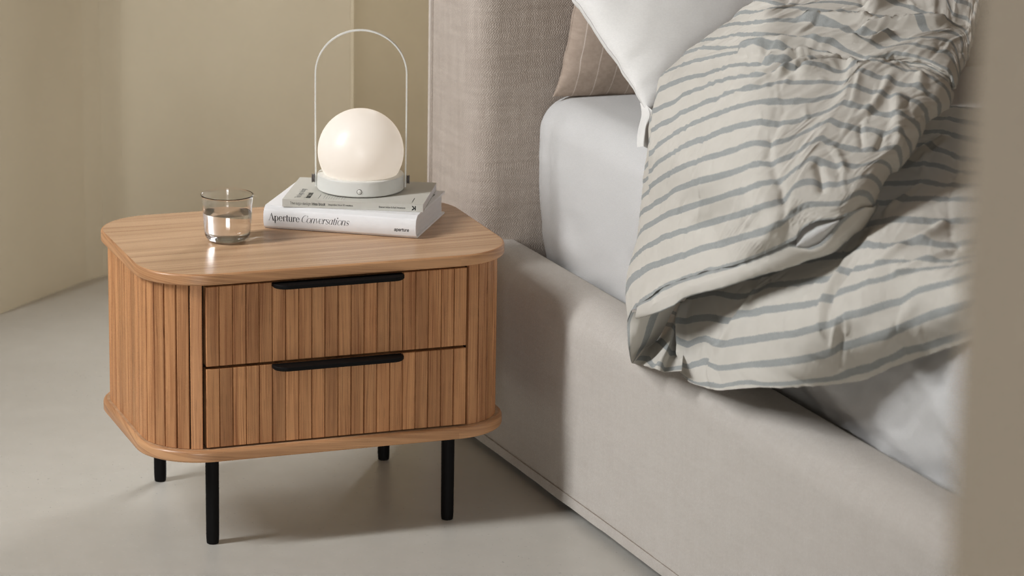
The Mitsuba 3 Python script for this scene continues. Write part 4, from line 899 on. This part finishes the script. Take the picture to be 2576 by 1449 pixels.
BAND_NET = [[(771,-103,890),(831,-114,917),(869,-115,938),(888,-108,954),(902,-99,970),(937,-98,987),(975,-97,1005),(1013,-96,1022),(1046,-94,1038),(1079,-90,1051),(1107,-84,1063),(1131,-77,1074),(1155,-69,1085),(1182,-63,1095),(1212,-57,1106),(1245,-54,1118),(1280,-52,1132),(1316,-52,1147),(1355,-53,1163),(1395,-55,1179),(1436,-57,1196),(1473,-58,1212),(1505,-56,1226),(1530,-51,1239),(1551,-44,1251),(1568,-35,1261),(1581,-22,1259),(1594,-9,1256),(1607,3,1252),(1619,16,1259),(1630,27,1268),(1638,38,1281),(1645,48,1295),(1648,58,1309),(1649,69,1323),(1649,83,1334),(1648,99,1344),(1646,117,1352),(1643,137,1357),(1639,158,1361)],
 [(761,-102,863),(831,-116,890),(884,-121,912),(922,-121,931),(951,-117,948),(988,-115,966),(1025,-113,983),(1055,-110,1001),(1086,-107,1018),(1119,-102,1031),(1149,-96,1043),(1175,-89,1055),(1202,-82,1066),(1229,-75,1077),(1258,-69,1089),(1288,-64,1101),(1321,-60,1114),(1354,-58,1128),(1390,-56,1143),(1426,-55,1158),(1462,-54,1173),(1495,-52,1187),(1524,-47,1199),(1548,-40,1211),(1568,-32,1221),(1585,-22,1231),(1600,-9,1235),(1613,4,1238),(1625,17,1239),(1636,31,1246),(1645,44,1255),(1652,57,1268),(1656,69,1280),(1656,83,1293),(1653,98,1305),(1650,116,1315),(1647,131,1326),(1644,147,1337),(1640,163,1347),(1636,179,1358)],
 [(714,-84,831),(795,-100,858),(863,-111,881),(919,-116,903),(964,-116,922),(1002,-115,940),(1038,-112,957),(1061,-106,976),(1090,-101,993),(1123,-96,1007),(1154,-91,1019),(1184,-84,1031),(1212,-76,1042),(1239,-69,1054),(1267,-62,1066),(1296,-56,1079),(1326,-50,1092),(1357,-45,1106),(1389,-41,1119),(1421,-37,1133),(1453,-33,1146),(1482,-27,1157),(1508,-19,1167),(1530,-11,1178),(1550,-1,1187),(1567,11,1197),(1582,23,1207),(1596,36,1215),(1608,50,1222),(1618,65,1229),(1625,80,1238),(1630,95,1250),(1631,110,1262),(1628,128,1272),(1622,147,1282),(1615,168,1290),(1610,183,1304),(1606,197,1319),(1602,210,1334),(1598,219,1351)],
 [(646,-47,827),(726,-62,854),(795,-73,877),(850,-78,899),(896,-79,918),(934,-77,936),(970,-74,953),(993,-68,972),(1022,-63,989),(1055,-58,1003),(1087,-52,1015),(1116,-45,1027),(1144,-38,1039),(1172,-30,1050),(1200,-23,1062),(1228,-16,1075),(1258,-11,1088),(1290,-6,1102),(1322,-2,1115),(1354,2,1129),(1385,7,1142),(1415,13,1153),(1440,21,1164),(1463,30,1174),(1483,40,1184),(1500,51,1194),(1515,63,1203),(1529,77,1211),(1541,91,1218),(1551,106,1225),(1558,121,1234),(1563,136,1246),(1564,151,1258),(1562,169,1269),(1556,189,1279),(1549,210,1287),(1544,225,1301),(1540,239,1316),(1536,252,1331),(1531,262,1348)]]
PANEL_NET = [[(744,-110,861),(731,-110,844),(720,-110,828),(715,-110,812),(717,-110,798),(720,-110,784),(723,-110,770),(727,-110,756),(732,-110,743),(739,-110,730),(746,-110,717),(755,-110,706)],
 [(769,-97,870),(754,-97,853),(742,-97,835),(735,-97,818),(733,-97,802),(732,-97,786),(730,-97,771),(730,-97,756),(728,-97,740),(727,-97,726),(728,-97,712),(730,-97,698)],
 [(787,-81,878),(771,-81,859),(757,-81,840),(748,-81,821),(742,-81,804),(737,-81,787),(731,-81,770),(725,-81,753),(717,-81,736),(710,-81,720),(703,-81,703),(698,-81,688)],
 [(794,-59,881),(776,-59,861),(760,-59,841),(749,-59,822),(739,-59,803),(731,-59,784),(720,-59,765),(709,-59,746),(694,-59,728),(680,-59,710),(667,-59,692),(654,-59,674)],
 [(787,-31,881),(767,-31,860),(750,-31,839),(737,-31,818),(724,-31,797),(711,-31,776),(696,-31,756),(679,-31,735),(658,-31,715),(638,-31,696),(617,-31,676),(596,-31,656)],
 [(769,3,877),(748,3,855),(729,3,833),(713,3,810),(697,3,788),(680,3,766),(660,3,743),(638,3,721),(611,3,699),(584,3,678),(555,3,656),(527,3,635)],
 [(745,40,872),(722,40,848),(702,40,825),(684,40,801),(663,40,777),(643,40,753),(618,40,729),(591,40,705),(557,40,682),(523,40,658),(487,40,635),(452,40,611)]]
POCKET_NET = [[(713,-90,692),(709,-79,689),(710,-71,686),(719,-66,687),(740,-67,691),(771,-73,698),(809,-83,708),(851,-94,718),(890,-104,728),(922,-112,734),(944,-114,737),(955,-111,737),(956,-104,733),(953,-93,732),(948,-82,730),(946,-72,729),(953,-67,731),(970,-66,736),(998,-71,745),(1033,-80,756)],
 [(690,-60,699),(686,-49,699),(688,-41,699),(699,-36,700),(720,-37,704),(742,-43,702),(772,-53,704),(809,-64,708),(844,-74,720),(870,-82,735),(892,-84,741),(901,-81,739),(895,-74,728),(884,-63,718),(881,-52,717),(881,-42,717),(889,-37,720),(907,-36,726),(935,-41,735),(972,-50,747)],
 [(601,20,719),(593,31,719),(589,39,719),(595,44,723),(612,43,727),(640,37,733),(672,27,739),(706,16,744),(738,6,748),(763,-2,750),(778,-4,749),(781,-1,743),(774,6,735),(762,17,726),(755,28,724),(751,38,722),(755,43,724),(767,44,730),(790,39,740),(821,30,753)],
 [(561,70,752),(550,81,750),(543,89,749),(546,94,751),(559,93,757),(583,87,764),(614,77,772),(649,66,782),(682,56,791),(705,48,794),(717,46,793),(719,49,789),(711,56,782),(697,67,774),(684,78,765),(674,88,758),(672,93,754),(681,94,754),(702,89,758),(731,80,765)],
 [(545,100,781),(546,103,783),(549,106,786),(554,107,789),(562,107,794),(573,105,799),(588,102,801),(603,99,803),(618,96,806),(630,94,807),(640,93,808),(645,94,807),(648,96,805),(649,99,802),(649,102,799),(651,105,797),(656,107,797),(665,107,798),(676,106,800),(690,103,803)],
 [(521,120,814),(522,123,815),(525,126,816),(530,127,818),(539,127,820),(550,125,824),(564,122,828),(579,119,833),(593,116,837),(605,114,841),(614,113,844),(621,114,845),(624,116,846),(625,119,847),(626,122,847),(629,125,847),(633,127,848),(641,127,849),(652,126,852),(665,123,855)]]
INSERT_NET = [[(1573,-12,1250),(1574,-13,1261),(1576,-13,1272),(1579,-10,1283),(1582,-7,1292),(1586,-1,1301),(1590,6,1307),(1595,14,1313),(1599,22,1318),(1603,30,1324),(1609,38,1326),(1615,47,1328),(1620,56,1330),(1625,65,1331),(1629,75,1332),(1632,85,1333)],
 [(1582,-17,1252),(1584,-17,1261),(1587,-16,1270),(1591,-13,1279),(1595,-9,1288),(1599,-3,1296),(1604,4,1302),(1609,12,1308),(1613,19,1314),(1618,27,1320),(1623,35,1322),(1628,43,1325),(1633,52,1328),(1637,60,1330),(1640,70,1333),(1642,79,1335)],
 [(1590,-21,1254),(1593,-20,1261),(1596,-18,1268),(1601,-14,1275),(1605,-9,1283),(1609,-4,1291),(1615,3,1297),(1620,10,1303),(1625,17,1309),(1630,25,1315),(1635,32,1319),(1639,40,1322),(1643,49,1326),(1646,57,1329),(1649,66,1332),(1651,75,1335)],
 [(1594,-23,1254),(1598,-21,1260),(1602,-18,1265),(1607,-13,1270),(1612,-8,1278),(1617,-2,1285),(1622,5,1290),(1628,11,1296),(1633,18,1303),(1638,25,1309),(1642,32,1314),(1647,40,1318),(1650,47,1322),(1653,55,1327),(1654,63,1331),(1656,72,1335)],
 [(1594,-23,1254),(1599,-20,1257),(1603,-15,1261),(1609,-10,1264),(1614,-5,1271),(1620,1,1277),(1626,8,1283),(1631,15,1289),(1636,21,1296),(1641,27,1302),(1646,34,1307),(1649,41,1313),(1652,49,1318),(1654,56,1323),(1656,64,1328),(1656,72,1333)],
 [(1590,-21,1252),(1595,-16,1254),(1601,-11,1255),(1607,-5,1257),(1613,1,1262),(1619,7,1268),(1625,14,1274),(1630,20,1280),(1635,26,1287),(1640,33,1294),(1644,39,1300),(1648,46,1306),(1650,53,1312),(1651,59,1318),(1652,66,1324),(1652,74,1330)],
 [(1582,-16,1249),(1588,-11,1249),(1595,-4,1249),(1601,2,1249),(1608,8,1253),(1614,15,1259),(1620,22,1264),(1626,28,1270),(1631,34,1277),(1635,40,1284),(1639,46,1291),(1642,52,1298),(1644,58,1305),(1645,65,1312),(1646,71,1319),(1645,78,1326)],
 [(1572,-11,1246),(1580,-4,1244),(1587,3,1242),(1594,10,1240),(1601,17,1244),(1607,24,1249),(1614,31,1253),(1619,37,1260),(1624,42,1267),(1628,48,1274),(1632,54,1282),(1635,60,1290),(1636,65,1298),(1637,71,1306),(1637,77,1314),(1636,83,1322)]]
FLAP_FOLDS = [
 ([(1550,-24,1368),(1508,17,1407),(1459,63,1444),(1413,115,1479),(1367,167,1515),(1326,225,1547),(1280,286,1578),(1200,341,1613),(1149,410,1641),(1122,479,1661),(1103,547,1678),(1090,612,1694),(1078,679,1707),(1057,755,1710)], 7.0, 11.7, 32.5),
 ([(1567,-47,1250),(1581,-58,1307),(1559,-43,1354),(1501,-22,1390),(1427,-9,1423),(1350,13,1456),(1294,53,1495),(1237,103,1531),(1186,157,1565)], -3.0, 5.9, 5.9),
 ([(1079,230,1613),(1089,296,1630),(1105,361,1641),(1147,414,1642)], 17.0, 4.5, 14.3),
 ([(1045,182,1606),(1049,252,1626),(1063,320,1641),(1085,385,1651)], 16.0, 3.9, 7.8),
 ([(949,187,1622),(976,239,1637),(1000,293,1647),(1040,340,1651),(1085,385,1651)], 16.0, 4.5, 6.5),
 ([(724,234,1623),(861,227,1651),(903,269,1659),(934,317,1665),(961,366,1673),(991,414,1677),(1025,460,1678),(1065,502,1678)], 19.0, 5.2, 10.4),
 ([(949,493,1700),(956,552,1709),(971,608,1716),(996,659,1720),(1018,712,1724),(1015,779,1723)], 18.0, 3.9, 9.1),
 ([(767,390,1714),(815,441,1717),(858,495,1719),(899,550,1720),(958,594,1716)], 16.0, 4.5, 7.8),
 ([(823,587,1741),(830,623,1745),(821,666,1753),(809,710,1762)], 15.0, 5.2, 9.1),
 ([(1038,483,1680),(1027,515,1688),(1016,547,1696),(1006,579,1703)], 12.0, 3.9, 5.9),
 ([(1219,463,1635),(1297,397,1600),(1354,335,1568),(1372,273,1545)], 6.0, 6.5, 5.2),
 ([(1323,424,1600),(1406,379,1565),(1472,344,1528),(1524,316,1487)], 7.0, 9.1, 6.5),
 ([(1397,272,1536),(1434,252,1519),(1471,235,1501),(1506,219,1483)], -4.0, 4.5, 4.5),
 ([(1470,302,1520),(1488,287,1508),(1504,271,1498),(1519,255,1487)], -5.0, 3.9, 3.9),
 ([(1438,157,1485),(1479,157,1470),(1522,150,1453),(1566,141,1436)], 4.0, 5.2, 5.2),
 ([(1480,96,1450),(1521,81,1431),(1560,67,1412),(1593,53,1391)], -6.0, 5.9, 5.9),
 ([(1260,533,1640),(1287,517,1629),(1312,501,1619),(1337,486,1608)], 6.0, 7.8, 5.2),
 ([(674,103,1422),(694,63,1360),(701,35,1292),(637,50,1203)], -3.0, 2.6, 2.6),
 ([(936,89,1515),(889,71,1456),(862,48,1398),(893,14,1345),(899,4,1282)], -3.0, 3.2, 3.2),
 ([(436,372,1650),(477,337,1634),(512,307,1616),(543,278,1598)], 3.0, 2.6, 3.2),
 ([(590,312,1657),(623,293,1650),(651,275,1642),(678,259,1634)], -3.0, 2.6, 2.6),
 ([(739,272,1677),(744,263,1667),(749,254,1657),(753,245,1648)], 3.0, 2.6, 2.6),
 ([(313,287,1518),(323,271,1506),(335,253,1494),(346,235,1483)], -2.5, 2.6, 2.6),
 ([(779,232,1641),(818,213,1630),(857,193,1620),(896,174,1609)], -2.5, 3.2, 2.6),
 ([(684,243,1617),(696,204,1580),(709,165,1543),(674,145,1500)], 3.0, 3.2, 3.2),
 ([(951,100,1539),(1019,120,1574),(1032,165,1602),(1035,220,1620)], 6.0, 5.2, 5.9),
 ([(947,144,1590),(992,173,1612),(993,223,1629),(990,276,1644)], 5.0, 5.2, 5.9),
 ([(775,26,1167),(768,26,1161),(762,27,1154),(755,27,1148)], -3.0, 2.6, 2.6),
 ([(845,14,1136),(855,9,1128),(867,3,1120),(882,-5,1113)], -2.0, 2.6, 2.6),
 ([(1133,-11,1237),(1122,-7,1226),(1112,-3,1215),(1103,0,1205)], -3.0, 2.6, 2.6),
 ([(945,-41,1090),(962,-48,1087),(979,-56,1083),(994,-62,1079)], -3.0, 2.6, 2.6),
 ([(246,181,1401),(331,141,1359),(404,106,1316),(434,90,1263),(413,99,1198),(408,102,1136)], 4.0, 3.9, 5.2),
 ([(1223,50,1507),(1292,33,1485),(1343,11,1457),(1391,-14,1429)], -2.5, 9.1, 7.8),
 ([(1179,136,1559),(1203,110,1542),(1227,84,1525),(1250,58,1508)], -2.5, 7.8, 6.5),
]
UNDER_FOLDS = [
 ([(1220,38,1010),(1211,8,960),(1184,-10,902),(1133,-18,838),(1124,-33,783),(1210,-59,749)], 6.0, 6.5, 9.1),
 ([(659,117,858),(729,69,812),(825,27,771),(863,4,714)], 12.0, 6.5, 9.1),
 ([(1670,123,1248),(1687,81,1211),(1715,35,1175),(1730,-2,1136),(1764,-25,1092),(1769,-20,1039)], 7.0, 5.2, 9.1),
 ([(1739,105,1262),(1738,67,1215),(1751,21,1171),(1764,-15,1122),(1791,-23,1068)], -6.0, 6.5, 6.5),
 ([(1777,0,1010),(1807,-13,1052),(1826,-19,1089),(1835,-16,1122)], 5.0, 3.9, 5.9),
 ([(1726,44,935),(1772,23,984),(1813,1,1032),(1839,-14,1076)], -6.0, 5.9, 5.9),
 ([(1887,155,1319),(1893,117,1304),(1889,86,1282),(1864,68,1254)], 6.0, 6.5, 10.4),
 ([(1792,324,1342),(1855,259,1335),(1888,204,1330),(1888,165,1322)], 8.0, 11.7, 9.1),
 ([(2033,206,1324),(2037,143,1310),(2002,103,1283),(1935,80,1251)], 8.0, 7.8, 9.1),
 ([(1867,-9,1139),(1873,-13,1118),(1868,-12,1094),(1853,-6,1067)], 4.0, 5.2, 3.9),
 ([(2094,73,1226),(2043,64,1167),(2001,48,1111),(1914,71,1031)], 6.0, 13.0, 11.7),
 ([(1378,487,1348),(1431,418,1330),(1466,355,1315),(1551,272,1305)], 6.0, 6.5, 7.8),
 ([(1098,737,1406),(1108,676,1384),(1121,619,1358),(1127,566,1330)], 8.0, 7.8, 13.0),
 ([(1003,9,843),(1056,0,849),(1108,-9,855),(1146,-18,850)], 4.0, 5.2, 5.2),
 ([(1541,-25,1046),(1545,-34,1028),(1557,-40,1012),(1581,-45,1000)], -3.0, 3.9, 3.9),
 ([(1316,-39,889),(1323,-42,882),(1331,-44,875),(1338,-47,868)], -3.0, 3.9, 3.9),
 ([(1027,-19,761),(1021,-22,748),(1015,-25,734),(1009,-27,721)], 3.0, 4.5, 4.5),
]



def loft(net, nr, nc):
    """A smooth sheet through rows of points (half millimetres, bed coordinates), with nr steps between rows and nc between points."""
    from scipy.interpolate import PchipInterpolator
    A = np.array(net, float) / 2000.0
    r, c = A.shape[:2]
    A = PchipInterpolator(np.arange(r), A, axis=0)(np.linspace(0, r - 1, (r - 1) * nr + 1))
    return PchipInterpolator(np.arange(c), A, axis=1)(np.linspace(0, c - 1, (c - 1) * nc + 1))


def sheet_normals(P, outward=np.array([0.9, -0.42, 0.25])):
    a, b = np.gradient(P, axis=0), np.gradient(P, axis=1)
    nrm = np.cross(a, b)
    nrm /= np.linalg.norm(nrm, axis=-1, keepdims=True) + 1e-12
    s = np.sign((nrm * outward).sum(-1).mean())
    return nrm * (s if s else 1)


def blur(A, k):
    from scipy.ndimage import gaussian_filter
    return np.stack([gaussian_filter(A[..., i], k, mode='nearest') for i in range(3)], -1)


def press_folds(P, folds):
    """Raises or presses creases into a sheet: each fold is a polyline on it (half mm), a height in mm, and a width in mm on either side."""
    N = blur(sheet_normals(P), 3)
    N /= np.linalg.norm(N, axis=-1, keepdims=True)
    flat, nf = P.reshape(-1, 3), N.reshape(-1, 3)
    h = np.zeros(len(flat))
    for poly, height, wl, wr in folds:
        q = np.array(poly, float) / 2000.0
        best, side, pos = np.full(len(flat), 1e9), np.zeros(len(flat)), np.zeros(len(flat))
        L = np.r_[0, np.cumsum(np.linalg.norm(np.diff(q, axis=0), axis=1))]
        for i in range(len(q) - 1):
            ab = q[i + 1] - q[i]
            t = np.clip((flat - q[i]) @ ab / (ab @ ab), 0, 1)
            w = flat - q[i] - t[:, None] * ab
            w = w - (w * nf).sum(1)[:, None] * nf * 0.8
            d = np.linalg.norm(w, axis=1)
            sd = -(np.cross(ab, w) * nf).sum(1)
            k = d < best
            best, side, pos = np.where(k, d, best), np.where(k, sd, side), np.where(k, (L[i] + t * (L[i + 1] - L[i])) / L[-1], pos)
        w = np.where(side > 0, wr, wl) / 1000.0
        h += height / 1000.0 * np.exp(-(best / w) ** 2) * np.clip(np.minimum(pos, 1 - pos) * 6 + 0.15, 0, 1)
    return (flat + h[:, None] * nf).reshape(P.shape)


def crinkle(P, v, amp, seed):
    """The small dry creases of washed cotton, mostly across the stripes."""
    N = sheet_normals(P)
    u = np.concatenate([np.zeros((P.shape[0], 1)), np.cumsum(np.linalg.norm(np.diff(P, axis=1), axis=-1), axis=1)], 1)
    q = np.stack([u * 50 + 1.3 * np.sin(v * 0.7), v * 0.55, 0 * u + seed], -1)
    ridge = 1 - np.abs(2 * meshkit.fbm(q, 3, seed) - 1) * 2.2
    q2 = np.stack([u * 16 + v * 0.8, v * 0.5 - u * 5, 0 * u + seed + 9], -1)
    soft = meshkit.fbm(q2, 3, seed + 4) - 0.5
    return P + N * ((np.clip(ridge, -0.5, 1) * amp + soft * amp * 3.2))[..., None], u


def small_creases(P, count, seed, height=2.2):
    """Short dry creases of slept-in cotton, scattered over a sheet and running mostly across its rows."""
    rnd = np.random.default_rng(seed)
    nr, nc = P.shape[:2]
    out = []
    for _ in range(count):
        r, c = rnd.uniform(0.02, 0.95) * nr, rnd.uniform(0.03, 0.95) * nc
        steps, lean = rnd.integers(4, 9), rnd.normal(0, 0.8)
        pts = []
        for k in range(steps):
            pts.append(P[int(np.clip(r, 0, nr - 1)), int(np.clip(c, 0, nc - 1))] * 2000)
            r += rnd.uniform(2.5, 5.5)
            c += lean * 2.2 + rnd.normal(0, 0.9)
        pts = np.array(pts)
        if np.linalg.norm(np.diff(pts, axis=0), axis=1).min() < 1:
            continue
        a, b = rnd.uniform(1.6, 3.2), rnd.uniform(3.0, 8.0)
        out.append((pts, rnd.choice([1, 1, -1]) * rnd.uniform(0.4, 1.0) * height, *((a, b) if rnd.random() < 0.5 else (b, a))))
    return out


duvet = thing('duvet', 'rumpled cream duvet with grey blue stripes, folded back over the near edge of the bed', 'duvet')


def sheet(name, P, u, v, label=None, bsdf='striped_cotton'):
    mesh, uv = grid(bed_to_world(P), np.stack([u, v], -1))
    return obj(name, mesh, bsdf, duvet, smooth=True, uv=uv, label=label)


def arclen(P):
    return np.concatenate([np.zeros((P.shape[0], 1)), np.cumsum(np.linalg.norm(np.diff(P, axis=1), axis=-1), axis=1)], 1)


P = blur(loft(FLAP_NET, 10, 6), 1.0)
v = np.repeat(np.linspace(0, len(FLAP_NET) - 1, P.shape[0])[:, None], P.shape[1], 1)
P = press_folds(P, FLAP_FOLDS + small_creases(P, 110, 4))
P, u = crinkle(P, v, 0.0015, 3)
sheet('folded_top', P, u, v)

P = blur(loft(UNDER_NET, 10, 6), 1.2)
rows = np.array([-0.42, *range(len(UNDER_NET) - 1)])
v = np.repeat(np.interp(np.linspace(0, len(rows) - 1, P.shape[0]), np.arange(len(rows)), rows)[:, None], P.shape[1], 1)
P = press_folds(P, UNDER_FOLDS + small_creases(P, 70, 8))
P, u = crinkle(P, v, 0.0013, 5)
sheet('lower_layer', P, u, v)

P = blur(loft(BAND_NET, 8, 4), 0.8)
v = np.repeat(np.interp(np.linspace(0, 3, P.shape[0]), [0, 1, 2, 3], [0.02, -0.45, -0.92, -1.9])[:, None], P.shape[1], 1)
P, u = crinkle(P, v, 0.0008, 6)
sheet('hem_band', P, u, v, 'folded hem of the duvet cover')
P = blur(loft(PANEL_NET, 6, 4), 0.8)
v = np.repeat(np.linspace(-0.02, -1.66, P.shape[0])[:, None], P.shape[1], 1)
sheet('end_panel', P, arclen(P), v, 'turned end of the duvet cover')
P = blur(loft(POCKET_NET, 8, 6), 1.2)
v = np.repeat(np.interp(np.linspace(0, 5, P.shape[0]), range(6), [-0.45, 0, 1, 2, 3, 4])[:, None], P.shape[1], 1)
sheet('inner_fold', P, arclen(P), v, 'inside of the duvet cover in the folded corner')
P = blur(loft(INSERT_NET, 4, 4), 1.0)
sheet('filling', P, arclen(P), arclen(P) * 0, 'white quilt filling showing through the cover opening', 'white_sheet')
